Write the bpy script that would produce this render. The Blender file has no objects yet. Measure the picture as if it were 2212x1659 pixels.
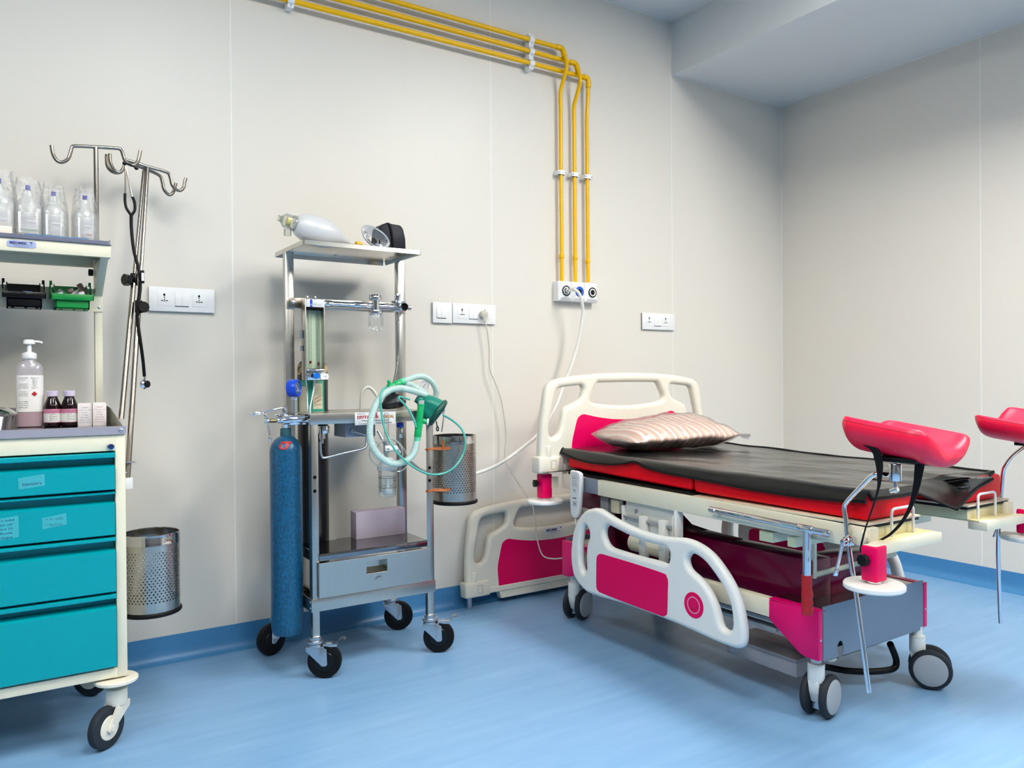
LAMP = 22.5; EXPO = 0.0
LAMPS = [(2.93, .95, 1.55, 'white ceiling light panel over the foot of the bed'), (.75, .95, 1.0, 'white ceiling light panel in front of the steel trolley'), (-1.3, .95, 1.05, 'white ceiling light panel left of the teal trolley'), (2.93, -1.0, 1.6, 'white ceiling light panel behind the viewer on the right'), (.75, -1.0, .7, 'white ceiling light panel behind the viewer'), (-1.3, -1.0, .6, 'white ceiling light panel behind the viewer on the left')]
import bpy, bmesh, math, random
from mathutils import Vector as V, Matrix, noise
random.seed(7)
SC = bpy.context.scene
COL = SC.collection
PI = math.pi
def rad(a): return a * PI / 180
# ------------------------------------------------------------------ camera (solved from the room's edges)
FPX = 1694.2
yaw, pitch, roll = rad(33.27986), rad(-0.32995), rad(-0.45773)
CF = V((math.sin(yaw) * math.cos(pitch), math.cos(yaw) * math.cos(pitch), math.sin(pitch)))
_r0 = V((math.cos(yaw), -math.sin(yaw), 0)); _u0 = _r0.cross(CF)
CR = math.cos(roll) * _r0 + math.sin(roll) * _u0
CU = -math.sin(roll) * _r0 + math.cos(roll) * _u0
CP = V((0, 0, 1.1))
def _on(x, y, a, v):      # measured photo point -> point on the world plane axis a = v
    d = CF + (x - 1106) / FPX * CR - (y - 829.5) / FPX * CU
    return CP + d * ((v - CP[a]) / d[a])
def PX(x, y, v): return _on(x, y, 0, v)
def PY(x, y, v): return _on(x, y, 1, v)
def PZ(x, y, v=0): return _on(x, y, 2, v)
# ------------------------------------------------------------------ materials
def lin(h):
    if isinstance(h, str):
        c = [int(h[i:i + 2], 16) / 255 for i in (0, 2, 4)]
        return tuple(x / 12.92 if x <= .04045 else ((x + .055) / 1.055) ** 2.4 for x in c)
    return h
MATS = {}
def mat(name, col, rough=.5, metal=0, var=.04, nscale=30, bump=0, bscale=200, stretch=None, **kw):
    if name in MATS: return MATS[name]
    m = bpy.data.materials.new(name); MATS[name] = m; m.use_nodes = True
    nt = m.node_tree; N = nt.nodes; L = nt.links; b = N['Principled BSDF']
    c = lin(col)
    b.inputs['Roughness'].default_value = rough; b.inputs['Metallic'].default_value = metal
    for k, v in kw.items():
        b.inputs[k.replace('_', ' ')].default_value = v
    tc = N.new('ShaderNodeTexCoord'); mp = N.new('ShaderNodeMapping'); L.new(tc.outputs['Object'], mp.inputs['Vector'])
    if stretch: mp.inputs['Scale'].default_value = stretch
    nz = N.new('ShaderNodeTexNoise'); nz.inputs['Scale'].default_value = nscale; nz.inputs['Detail'].default_value = 4
    L.new(mp.outputs[0], nz.inputs['Vector'])
    mx = N.new('ShaderNodeMix'); mx.data_type = 'RGBA'
    mx.inputs[6].default_value = tuple(max(0, x * (1 - var)) for x in c) + (1,)
    mx.inputs[7].default_value = tuple(min(1, x * (1 + var)) for x in c) + (1,)
    L.new(nz.outputs['Fac'], mx.inputs[0]); L.new(mx.outputs[2], b.inputs['Base Color'])
    if bump:
        bp = N.new('ShaderNodeBump'); bp.inputs['Strength'].default_value = bump; bp.inputs['Distance'].default_value = .002
        n2 = N.new('ShaderNodeTexNoise'); n2.inputs['Scale'].default_value = bscale; n2.inputs['Detail'].default_value = 3
        L.new(mp.outputs[0], n2.inputs['Vector']); L.new(n2.outputs['Fac'], bp.inputs['Height']); L.new(bp.outputs[0], b.inputs['Normal'])
    return m
def clear(name, tint, gloss=.25, rough=.08, bump=0, bscale=40, body=0, bodycol='ffffff', ior=0):
    """thin clear plastic / glass: tinted transparency + fresnel gloss + a little milky body"""
    if name in MATS: return MATS[name]
    m = bpy.data.materials.new(name); MATS[name] = m; m.use_nodes = True
    nt = m.node_tree; N = nt.nodes; L = nt.links; N.remove(N['Principled BSDF']); out = N['Material Output']
    tr = N.new('ShaderNodeBsdfTransparent'); tr.inputs[0].default_value = lin(tint) + (1,)
    gl = N.new('ShaderNodeBsdfGlossy'); gl.inputs['Roughness'].default_value = rough; gl.inputs[0].default_value = (1, 1, 1, 1)
    lw = N.new('ShaderNodeLayerWeight'); lw.inputs[0].default_value = .35
    mu = N.new('ShaderNodeMath'); mu.operation = 'MULTIPLY_ADD'; mu.inputs[1].default_value = gloss * 1.6; mu.inputs[2].default_value = .03
    L.new(lw.outputs['Fresnel'], mu.inputs[0])
    fr = None
    if ior:
        fr = N.new('ShaderNodeFresnel'); fr.inputs[0].default_value = ior; L.new(fr.outputs[0], mu.inputs[0]); mu.inputs[1].default_value = gloss; mu.inputs[2].default_value = 0
    ms = N.new('ShaderNodeMixShader'); L.new(mu.outputs[0], ms.inputs[0]); L.new(gl.outputs[0], ms.inputs[2])
    if body:
        df = N.new('ShaderNodeBsdfPrincipled'); df.inputs['Base Color'].default_value = lin(bodycol) + (1,); df.inputs['Roughness'].default_value = .35
        m2 = N.new('ShaderNodeMixShader'); m2.inputs[0].default_value = body
        L.new(tr.outputs[0], m2.inputs[1]); L.new(df.outputs[0], m2.inputs[2]); L.new(m2.outputs[0], ms.inputs[1])
    else: L.new(tr.outputs[0], ms.inputs[1])
    if bump:
        tc = N.new('ShaderNodeTexCoord'); nz = N.new('ShaderNodeTexNoise'); nz.inputs['Scale'].default_value = bscale; nz.inputs['Detail'].default_value = 5
        L.new(tc.outputs['Object'], nz.inputs['Vector']); bp = N.new('ShaderNodeBump'); bp.inputs['Strength'].default_value = bump; bp.inputs['Distance'].default_value = .01
        L.new(nz.outputs['Fac'], bp.inputs['Height']); L.new(bp.outputs[0], gl.inputs['Normal']); L.new(bp.outputs[0], lw.inputs['Normal'])
        if fr: L.new(bp.outputs[0], fr.inputs['Normal'])
    L.new(ms.outputs[0], out.inputs[0])
    return m
def ramp_mat(name, stops, scale, rough=.5, stretch=None, detail=6, wave=None, nrough=.5, **kw):
    m = mat(name, stops[0][1], rough, 0, 0, scale, stretch=stretch, **kw); nt = m.node_tree; N = nt.nodes; L = nt.links
    b = N['Principled BSDF']; nz = [n for n in N if n.type == 'TEX_NOISE'][0]; nz.inputs['Detail'].default_value = detail; nz.inputs['Roughness'].default_value = nrough
    cr = N.new('ShaderNodeValToRGB'); e = cr.color_ramp.elements
    while len(e) < len(stops): e.new(.5)
    for k, (p, c) in enumerate(stops): e[k].position = p; e[k].color = lin(c) + (1,)
    src = nz.outputs['Fac']
    if wave:
        w = N.new('ShaderNodeTexWave'); w.inputs['Scale'].default_value = wave[0]; w.inputs['Distortion'].default_value = wave[1]; w.bands_direction = wave[2]
        mp = [n for n in N if n.type == 'MAPPING'][0]; L.new(mp.outputs[0], w.inputs['Vector']); src = w.outputs['Fac']
    L.new(src, cr.inputs[0]); L.new(cr.outputs[0], b.inputs['Base Color'])
    return m
# ------------------------------------------------------------------ mesh building
def crom(pts, k=6, closed=False):
    pts = [V(p) for p in pts]; n = len(pts); out = []
    rng = range(n if closed else n - 1)
    for i in rng:
        if closed: p0, p1, p2, p3 = (pts[(i + j) % n] for j in (-1, 0, 1, 2))
        else: p0, p1, p2, p3 = pts[max(i - 1, 0)], pts[i], pts[i + 1], pts[min(i + 2, n - 1)]
        for j in range(k):
            t = j / k
            out.append(.5 * ((2 * p1) + (p2 - p0) * t + (2 * p0 - 5 * p1 + 4 * p2 - p3) * t * t + (3 * p1 - p0 - 3 * p2 + p3) * t ** 3))
    if not closed: out.append(pts[-1])
    return out
def resample(pts, step):
    out = [pts[0]]; acc = 0
    for a, b in zip(pts, pts[1:]):
        d = (b - a).length
        while acc + d >= step and d > 1e-9:
            f = (step - acc) / d; a = a + (b - a) * f; out.append(a.copy()); d = (b - a).length; acc = 0
        acc += d
    return out
def axes(d):
    d = V(d).normalized(); u = d.orthogonal().normalized()
    if abs(d.z) < .95: u = V((0, 0, 1)).cross(d).normalized()
    return d, u, d.cross(u)
class MB:
    def __init__(s): s.bm = bmesh.new()
    def _new(s, vs, fs, bev=0, seg=2, M=None, c=None):
        bm = s.bm
        bv = [bm.verts.new((M @ (V(v) - c) + c) if M else v) for v in vs]
        fl = []
        for f in fs:
            try: fl.append(bm.faces.new([bv[i] for i in f]))
            except ValueError: pass
        if bev:
            ed = list({e for f in fl for e in f.edges})
            bmesh.ops.bevel(bm, geom=ed, offset=bev, segments=seg, profile=.5, affect='EDGES', clamp_overlap=True)
        return s
    def box(s, a, b, bev=0, seg=2, rot=None):
        (x0, y0, z0), (x1, y1, z1) = [min(p) for p in zip(a, b)], [max(p) for p in zip(a, b)]
        vs = [(x, y, z) for x in (x0, x1) for y in (y0, y1) for z in (z0, z1)]
        fs = [(0, 1, 3, 2), (4, 6, 7, 5), (0, 4, 5, 1), (2, 3, 7, 6), (0, 2, 6, 4), (1, 5, 7, 3)]
        M = c = None
        if rot: M = rot if isinstance(rot, Matrix) else Matrix.Rotation(rot, 3, 'Z'); c = V(((x0 + x1) / 2, (y0 + y1) / 2, (z0 + z1) / 2))
        return s._new(vs, fs, bev, seg, M, c)
    def bar(s, a, b, w, h, bev=0, up=(0, 0, 1)):          # a straight square bar from a to b
        a, b = V(a), V(b); d = (b - a).normalized(); u = V(up).cross(d)
        if u.length < 1e-4: u = V((1, 0, 0)).cross(d)
        u.normalize(); v = d.cross(u)
        vs = [p + u * sx * w / 2 + v * sy * h / 2 for p in (a, b) for sx, sy in ((-1, -1), (1, -1), (1, 1), (-1, 1))]
        return s._new(vs, [(0, 3, 2, 1), (4, 5, 6, 7), (0, 1, 5, 4), (1, 2, 6, 5), (2, 3, 7, 6), (3, 0, 4, 7)], bev)
    def prism(s, poly, d, bev=0, seg=2):                    # poly: 3d points, d: extrusion vector
        n = len(poly); p = [V(q) for q in poly]; d = V(d)
        vs = p + [q + d for q in p]
        return s._new(vs, [tuple(range(n))[::-1], tuple(range(n, 2 * n))] + [(i, (i + 1) % n, n + (i + 1) % n, n + i) for i in range(n)], bev, seg)
    def rings(s, rings, closed=False, cap=True):
        n = len(rings[0]); bm = s.bm; R = [[bm.verts.new(v) for v in r] for r in rings]
        m = len(R)
        for i in range(m if closed else m - 1):
            a, b = R[i], R[(i + 1) % m]
            for j in range(n): bm.faces.new((a[j], a[(j + 1) % n], b[(j + 1) % n], b[j]))
        if cap and not closed:
            bm.faces.new(R[0][::-1]); bm.faces.new(R[-1])
        return s
    def lathe(s, prof, o=(0, 0, 0), ax=(0, 0, 1), n=28, sx=1, sy=1, cap=True, rotz=0):
        d, u, v = axes(ax); o = V(o)
        if abs(d.z) > .95: u, v = V((math.cos(rotz), math.sin(rotz), 0)), V((-math.sin(rotz), math.cos(rotz), 0))
        return s.rings([[o + d * h + u * (math.cos(2 * PI * k / n) * r * sx) + v * (math.sin(2 * PI * k / n) * r * sy) for k in range(n)] for r, h in prof], cap=cap)
    def cyl(s, a, b, r, r2=None, n=20, bev=0):
        a, b = V(a), V(b); h = (b - a).length; r2 = r if r2 is None else r2
        pr = [(r, 0), (r2, h)] if not bev else [(r - bev, 0), (r - bev * .3, bev * .3), (r, bev), (r2, h - bev), (r2 - bev * .3, h - bev * .3), (r2 - bev, h)]
        return s.lathe(pr, a, b - a, n)
    def sph(s, c, r, n=16, m=10, sc=(1, 1, 1)):
        c = V(c)
        return s.rings([[c + V((r * math.sin(PI * i / m) * math.cos(2 * PI * k / n) * sc[0], r * math.sin(PI * i / m) * math.sin(2 * PI * k / n) * sc[1], -r * math.cos(PI * i / m) * sc[2])) for k in range(n)] for i in [.15] + list(range(1, m)) + [m - .15]])
    def tube(s, pts, r, n=10, k=0, closed=False, rs=None):
        pts = crom(pts, k, closed) if k else [V(p) for p in pts]
        q = [pts[0]]
        for p in pts[1:]:
            if (p - q[-1]).length > 1e-6: q.append(p)
        pts = q; m = len(pts); T = []
        for i in range(m):
            if closed: t = pts[(i + 1) % m] - pts[i - 1]
            else: t = pts[min(i + 1, m - 1)] - pts[max(i - 1, 0)]
            T.append(t.normalized())
        _, u, _ = axes(T[0]); R = []
        for i in range(m):
            u = (u - T[i] * u.dot(T[i])).normalized(); v = T[i].cross(u)
            ri = rs(i / max(m - 1, 1)) if rs else r
            R.append([pts[i] + u * (ri * math.cos(2 * PI * j / n)) + v * (ri * math.sin(2 * PI * j / n)) for j in range(n)])
        return s.rings(R, closed)
    def grid(s, P, closed_u=False):                          # P[i][j] points
        bm = s.bm; G = [[bm.verts.new(p) for p in r] for r in P]
        for i in range(len(G) - (0 if closed_u else 1)):
            a, b = G[i], G[(i + 1) % len(G)]
            for j in range(len(a) - 1): bm.faces.new((a[j], a[j + 1], b[j + 1], b[j]))
        return s
    def mesh(s, me, f):
        bv = [s.bm.verts.new(f(v.co)) for v in me.vertices]
        for p in me.polygons:
            try: s.bm.faces.new([bv[i] for i in p.vertices])
            except ValueError: pass
        return s
    def plate(s, outline, holes, thick, bev, f, k=5, res=3):
        """flat plate with rounded edges; outline/holes are 2d control points (smoothed), f maps local xyz to the world"""
        cu = bpy.data.curves.new('c', 'CURVE'); cu.dimensions = '2D'; cu.fill_mode = 'BOTH'
        cu.extrude = max(thick / 2 - bev, .0001); cu.bevel_depth = bev; cu.bevel_resolution = res; cu.offset = -bev
        for pl in [outline] + list(holes):
            pp = crom([(p[0], p[1], 0) for p in pl], k, True) if k else [V((p[0], p[1], 0)) for p in pl]
            sp = cu.splines.new('POLY'); sp.points.add(len(pp) - 1); sp.use_cyclic_u = True
            for q, p in zip(sp.points, pp): q.co = (p[0], p[1], 0, 1)
        ob = bpy.data.objects.new('c', cu); me = bpy.data.meshes.new_from_object(ob)
        s.mesh(me, f); bpy.data.objects.remove(ob); bpy.data.curves.remove(cu); bpy.data.meshes.remove(me)
        return s
    def text(s, txt, o, u, v, size, depth=.0004, width=None, align='CENTER', bold=0):
        """lettering: o is the middle of the baseline, u the writing direction, v up"""
        cu = bpy.data.curves.new('t', 'FONT'); cu.body = txt; cu.size = size; cu.extrude = depth; cu.align_x = align; cu.resolution_u = 2; cu.offset = bold
        ob = bpy.data.objects.new('t', cu); me = bpy.data.meshes.new_from_object(ob)
        o, u, v = V(o), V(u).normalized(), V(v).normalized(); w = u.cross(v); k = 1
        if width and len(me.vertices):
            xs = [q.co.x for q in me.vertices]; k = width / max(max(xs) - min(xs), 1e-6)
        s.mesh(me, lambda c: o + u * c.x * k + v * c.y + w * c.z)
        bpy.data.objects.remove(ob); bpy.data.curves.remove(cu); bpy.data.meshes.remove(me)
        return s
    def build(s, name, m, parent=None, label=None, flat=False, merge=False, ang=38):
        bm = s.bm
        if merge: bmesh.ops.remove_doubles(bm, verts=bm.verts, dist=1e-5)
        bmesh.ops.recalc_face_normals(bm, faces=bm.faces)
        me = bpy.data.meshes.new(name); bm.to_mesh(me); bm.free(); me.materials.append(m)
        if not flat:
            me.shade_smooth(); me.set_sharp_from_angle(angle=rad(ang))
        o = bpy.data.objects.new(name, me); COL.objects.link(o)
        if parent:
            # origin of every part sits at its thing's origin
            r = parent
            base = r['_o'] if '_o' in r else (0, 0, 0)
            me.transform(Matrix.Translation(-V(base))); o.parent = r; o['_o'] = base
        if label: o['label'] = label
        return o
def thing(name, label, cat, loc, group=None):
    o = bpy.data.objects.new(name, None); o.empty_display_size = .05; COL.objects.link(o); o.location = loc
    o['label'] = label; o['category'] = cat; o['_o'] = tuple(loc)
    if group: o['group'] = group
    return o
def solo(mb, name, m, label, cat, group=None, **kw):          # a thing that is one mesh
    o = mb.build(name, m, None, **kw); o['label'] = label; o['category'] = cat
    c = V(); n = len(o.data.vertices)
    zs = min(v.co.z for v in o.data.vertices)
    for v in o.data.vertices: c += v.co
    c /= n; c.z = zs; o.data.transform(Matrix.Translation(-c)); o.location = c; o['_o'] = tuple(c)
    if group: o['group'] = group
    return o
def struct(mb, name, m, parent=None, **kw):
    o = mb.build(name, m, parent, **kw)
    if not parent: o['kind'] = 'structure'
    return o
def dup(root, delta, label=None, group=None):
    def cp(o, p):
        c = o.copy(); COL.objects.link(c)
        if p: c.parent = p
        for ch in [x for x in SC.objects if x.parent == o]: cp(ch, c)
        return c
    c = cp(root, None); c.location = root.location + V(delta)
    if label: c['label'] = label
    if group: c['group'] = group
    return c
# ------------------------------------------------------------------ palette
m_wall = mat('wall panel paint', 'e2ddd3', .4, 0, .012, 1.2, bump=.02, bscale=500, Specular_IOR_Level=.4)
m_ceil = mat('ceiling paint', 'dde0e0', .55, 0, .01, 2)
m_seal = mat('sealant', 'f0efe8', .5)
m_walldark = mat('far room paint', '9a9893', .6)
m_pole = mat('drip pole steel', '9a938a', .2, 1, .06, 6, stretch=(60, 60, 1))
m_white = mat('white plastic', 'f1f1f0', .35)
m_white2 = mat('pale grey plastic', 'd9dadb', .4)
m_cream = mat('cream powder coat', 'e6e0c8', .4, bump=.05, bscale=600)
m_ivory = mat('ivory moulded plastic', 'e8e2d2', .42, bump=.06, bscale=700)
m_pwhite = mat('white moulded plastic', 'e9e9e4', .42, bump=.06, bscale=700)
m_yellow = mat('yellow pipe paint', 'f6be00', .32, var=.015, Specular_IOR_Level=.35)
m_black = mat('black rubber', '070708', .5, Specular_IOR_Level=.25)
m_blackg = mat('black gloss plastic', '060608', .25, Specular_IOR_Level=.35)
m_dark = mat('dark recess', '0a0a0b', .8, Specular_IOR_Level=.1)
m_grey = mat('grey plastic', '7c8290', .45)
m_greyc = mat('grey castor disc', 'a9acb0', .45)
m_tyre = mat('grey rubber tyre', '262c33', .6, Specular_IOR_Level=.3)
m_teal = mat('teal enamel', '0098a3', .33, var=.03, Specular_IOR_Level=.3)
m_steel = mat('brushed stainless steel', 'b9b6b0', .27, 1, .1, 4, stretch=(1, 1, 60), bump=.03, bscale=30)
m_steel2 = mat('satin stainless steel', 'c4bfb6', .28, 1, .08, 5, stretch=(60, 1, 1))
m_mirror = mat('polished steel', 'c8c6c6', .1, 1, .03)
m_chrome = mat('chrome', 'dfe0e4', .06, 1, .02)
m_zinc = mat('zinc plated steel', 'c3cad2', .3, 1, .08, 60)
m_pink = mat('magenta plastic', 'e4005a', .4, var=.03, Specular_IOR_Level=.2)
m_pinkp = mat('magenta enamel', 'e2006a', .3, var=.03, Specular_IOR_Level=.3)
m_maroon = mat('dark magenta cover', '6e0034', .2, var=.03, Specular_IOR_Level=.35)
m_red = mat('red vinyl', 'f2001a', .45, bump=.08, bscale=500, Specular_IOR_Level=.2)
m_redpad = mat('rose red vinyl pad', 'ff0f42', .38, bump=.05, bscale=500)
m_redgrip = mat('red grip', 'a80b12', .45)
m_greyp = mat('grey enamel', '6d7c90', .4)
m_green = mat('green plastic', '0a8a3c', .35)
m_greenc = mat('bright green connector', '10a862', .3)
m_greenr = mat('teal green rubber', '0c7f6c', .35)
m_bluec = mat('blue plastic', '1046c8', .3)
m_blueg = mat('gauge dial blue', '1d4a70', .3)
m_navy = mat('navy nylon', '070b1e', .5, Specular_IOR_Level=.3, bump=.2, bscale=300)
m_copper = mat('orange plastic tie', 'c86414', .35)
m_lav = mat('lavender grey card', 'b5a9b8', .6, var=.03)
m_paper = mat('white paper label', 'f2f0ee', .55)
m_ink = mat('dark ink', '22242c', .6)
m_inkb = mat('blue ink', '1c2a66', .5)
m_inkr = mat('red ink', 'b81a2a', .5)
m_inko = mat('orange ink', 'd08a20', .5)
m_inkg = mat('green ink', '2c9a5c', .5)
m_glass = clear('clear glass', 'fafcfc', .4, .04)
m_film = clear('crinkled clear film', 'ffffff', .4, .1, 1.0, 60, body=.04, bodycol='ffffff')
m_milky = clear('translucent bottle plastic', 'fbfdfd', .15, .2, body=.35, bodycol='f4f7f8')
m_bag = clear('silicone bag', 'f2f4f6', .2, .25, body=.62, bodycol='eef0f4')
m_hose = clear('corrugated mint hose', 'd8f2ee', .2, .25, body=.6, bodycol='dcf4ef')
m_tubing = clear('green oxygen tubing', '7fd8cc', .3, .15, body=.72, bodycol='5cc8b8')
m_hosew = mat('white hose rubber', 'e6e6e0', .4)
m_cable = mat('warm white cable', 'cfcabc', .45)
# ================================================================== ROOM
WY, RX, CZ, SX_, SZ = 3.334, 4.314, 3.187, 3.322, 2.873
LX, NY = -4.2, -4.6
def floor_mat():
    m = ramp_mat('blue vinyl floor', [(0, '5c8cb8'), (.35, '729ec8'), (.62, '7fa9d1'), (1, '95bce0')], 3.2, .36, stretch=(.35, 3.2, 1), detail=9)
    nt = m.node_tree; N = nt.nodes; L = nt.links
    cr = [n for n in N if n.type == 'VALTORGB'][0]; mp = [n for n in N if n.type == 'MAPPING'][0]; mp.inputs['Rotation'].default_value[2] = rad(2)
    n2 = N.new('ShaderNodeTexNoise'); n2.inputs['Scale'].default_value = 9; n2.inputs['Detail'].default_value = 8; L.new(mp.outputs[0], n2.inputs['Vector'])
    ad = N.new('ShaderNodeMath'); ad.operation = 'MULTIPLY_ADD'; ad.inputs[1].default_value = .6; L.new(n2.outputs['Fac'], ad.inputs[0])
    nz = [n for n in N if n.type == 'TEX_NOISE'][0]
    m2 = N.new('ShaderNodeMath'); m2.operation = 'MULTIPLY'; m2.inputs[1].default_value = .45; L.new(nz.outputs['Fac'], m2.inputs[0]); L.new(m2.outputs[0], ad.inputs[2])
    L.new(ad.outputs[0], cr.inputs[0])
    return m
m_floor = floor_mat()
m_base = mat('shaded blue vinyl coving', '4384b8', .4, var=.05)  # floor vinyl, with the shade of its upright face put into the colour
T = .1
struct(MB().box((LX - T, NY - T, -T), (RX + T, WY + T, 0)), 'floor', m_floor)
struct(MB().box((LX - T, NY - T, CZ), (RX + T, WY + T, CZ + T)), 'ceiling', m_ceil)
struct(MB().box((LX - T, WY, 0), (RX + T, WY + T, CZ)), 'wall_back', m_wall)
struct(MB().box((RX, NY, 0), (RX + T, WY, CZ)), 'wall_right', m_wall)
struct(MB().box((LX - T, NY - T, 0), (LX, WY, CZ)), 'wall_left', m_walldark)
struct(MB().box((LX, NY - T, 0), (RX + T, NY, CZ)), 'wall_front', m_walldark)
struct(MB().box((SX_, NY, SZ), (RX, WY, CZ)), 'trim_1', m_ceil)                # the dropped soffit along the right wall
n = 2
for x in (-.44, .816, 2.074, 3.3205):
    struct(MB().box((x - .0025, WY - .0006, .1), (x + .0025, WY + .001, CZ if x < 3.3 else SZ)), 'trim_%d' % n, m_seal); n += 1
for y in (2.088, .84, -.41, -1.66):
    struct(MB().box((RX - .0006, y - .0025, .1), (RX + .001, y + .0025, SZ)), 'trim_%d' % n, m_seal); n += 1
for a, b in [((RX - .004, WY - .004, .1), (RX, WY, SZ)), ((LX, WY - .004, CZ - .004), (SX_, WY, CZ)), ((SX_ - .003, NY, CZ - .003), (SX_, WY, CZ)),
             ((SX_ - .003, WY - .003, SZ), (SX_, WY, CZ)), ((SX_, WY - .004, SZ - .004), (RX, WY, SZ)), ((RX - .004, NY, SZ - .004), (RX, WY, SZ))]:
    struct(MB().box(a, b), 'trim_%d' % n, m_seal); n += 1
cove = [(0, 0), (0, .1), (.004, .1), (.005, .05), (.008, .03), (.015, .014), (.026, .005), (.042, .001), (.042, 0)]
struct(MB().prism([(LX, WY - d, z) for d, z in cove], (RX - LX, 0, 0)), 'baseboard_back', m_base)
struct(MB().prism([(RX - d, NY, z) for d, z in cove], (0, WY - NY, 0)), 'baseboard_right', m_base)
struct(MB().prism([(LX + d, NY, z) for d, z in cove], (0, WY - NY, 0)), 'baseboard_left', m_base)
# ================================================================== CEILING LAMPS (bed and steel trolley lamps inferred from wall glow; unseen rest added as grid)
def lamp_mat(k):
    m = bpy.data.materials.new('lamp diffuser'); m.use_nodes = True
    b = m.node_tree.nodes['Principled BSDF']; b.inputs['Emission Color'].default_value = (1, .965, .9, 1); b.inputs['Emission Strength'].default_value = LAMP * k
    return m
def lamp(x, y, k, lab):
    t = thing('ceiling_light', lab, 'light', (x, y, CZ), 'ceiling panel lights')
    s = .6; sx = .3
    m = MB()
    for a, b in (((-sx - .02, -s - .02), (sx + .02, -s)), ((-sx - .02, s), (sx + .02, s + .02)), ((-sx - .02, -s), (-sx, s)), ((sx, -s), (sx + .02, s))):
        m.box((x + a[0], y + a[1], CZ - .012), (x + b[0], y + b[1], CZ), .002)
    m.build('frame', m_white, t)
    MB().box((x - sx, y - s, CZ - .006), (x + sx, y + s, CZ - .001)).build('diffuser', lamp_mat(k), t)
for a in LAMPS: lamp(*a)
# ================================================================== SWITCH AND SOCKET PLATES
def plate(px, pz, mods, label, plug=None):
    (a, za), (b, zb) = px, pz
    x0, x1 = PY(a, 650, WY).x, PY(b, 650, WY).x; z0, z1 = za, zb
    t = thing('switch_plate', label, 'switch plate', ((x0 + x1) / 2, WY, z0), 'switch and socket plates on the wall')
    MB().box((x0 + .003, WY - .007, z0 + .002), (x1 - .002, WY, z1 - .003)).build('shade_backing', m_dark, t)  # dark backing stands in for the shade around the plate's edge
    MB().box((x0, WY - .016, z0), (x1, WY - .006, z1), .0025).build('cover_plate', m_white, t)
    for kind, c in mods:
        xc = PY(c, 660, WY - .016).x; zc = (z0 + z1) / 2; w = .0255
        y = WY - .016
        if kind == 's':
            so = MB().box((xc - w, y - .0015, zc - w), (xc + w, y + .002, zc + w), .0008).build('socket', m_white, t)
            h = MB()
            for dx, dz, r in ((0, .016, .0042), (0, .0075, .0024), (0, -.001, .0022), (0, -.0075, .0024)):
                h.cyl((xc + dx, y - .0021, zc + dz), (xc + dx, y, zc + dz), r, n=12)
            h.box((xc - .0028, y - .0021, zc + .017), (xc + .0028, y, zc + .022))
            for sx in (-1, 1): h.box((xc + sx * .0085 - .0035, y - .0021, zc - .008), (xc + sx * .0085 + .0045 * (1 if sx > 0 else .8), y, zc - .0045))
            h.build('pin_holes', m_black, so)
        else:
            for sx in (-1, 1):
                lo, hi = sorted((xc + sx * .0004, xc + sx * w))
                MB().prism([(lo, y + .001, zc - w), (lo, y - .005, zc - w), (lo, y - .0012, zc + w), (lo, y + .001, zc + w)], (hi - lo, 0, 0), .0004).build('rocker_switch', m_white, t)
            MB().box((xc - w, y - .003, zc - w - .0018), (xc + w, y, zc - w)).build('rocker_gap', m_dark, t)
    return t
plate((320.2, 1.3785), (462, 1.474), [('s', 355), ('r', 392.7), ('s', 430)], 'wide white socket plate on the wall beside the leaning drip poles')
plate((932, 1.373), (973.2, 1.472), [('r', 953.4)], 'small square white switch plate, left of the plate with the plug')
plate((974.6, 1.3755), (1067, 1.472), [('s', 998), ('r', 1022.5), ('s', 1047)], 'white switch plate with a round beige plug pushed into it')
plate((1384, 1.38), (1453, 1.4755), [('s', 1402), ('r', 1420), ('s', 1437.4)], 'white socket plate above the headboard near the room corner')
# ------------------------------------------------------------------ bed's mains cord
p = PY(1048, 679, WY - .045); r = .02
t = thing('power_cord', 'long thin beige power cord hanging from the round plug down to the bed', 'cord', (p.x, WY - .02, 0))
MB().cyl((p.x, WY - .0176, p.z), (p.x, WY - .048, p.z), r * .96, n=28, bev=.005).cyl((p.x, WY - .048, p.z), (p.x, WY - .0505, p.z), .0075, n=20).tube([(p.x, WY - .038, p.z), (p.x, WY - .04, p.z - .027), (p.x + .001, WY - .04, p.z - .04)], .0085, k=3, rs=lambda f: .0105 - .004 * f).build('plug', m_cable, t)
pts = [V((p.x + .001, WY - .04, p.z - .036))] + [PY(x, y, v) for x, y, v in ((1053, 715, 3.29), (1057, 760, 3.295), (1058, 797, 3.295), (1074, 837, 3.29), (1085, 875, 3.29), (1093, 936, 3.29), (1091, 993, 3.285), (1115, 1037, 3.24), (1139, 1074, 3.17), (1150, 1091, 3.15), (1155.5, 1121, 3.13), (1160.6, 1165, 3.1), (1172, 1199, 3.06), (1195, 1207, 3.0), (1226, 1204, 2.95))]
MB().tube(pts, .0032, 8, 6).build('cable', m_cable, t)
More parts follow.
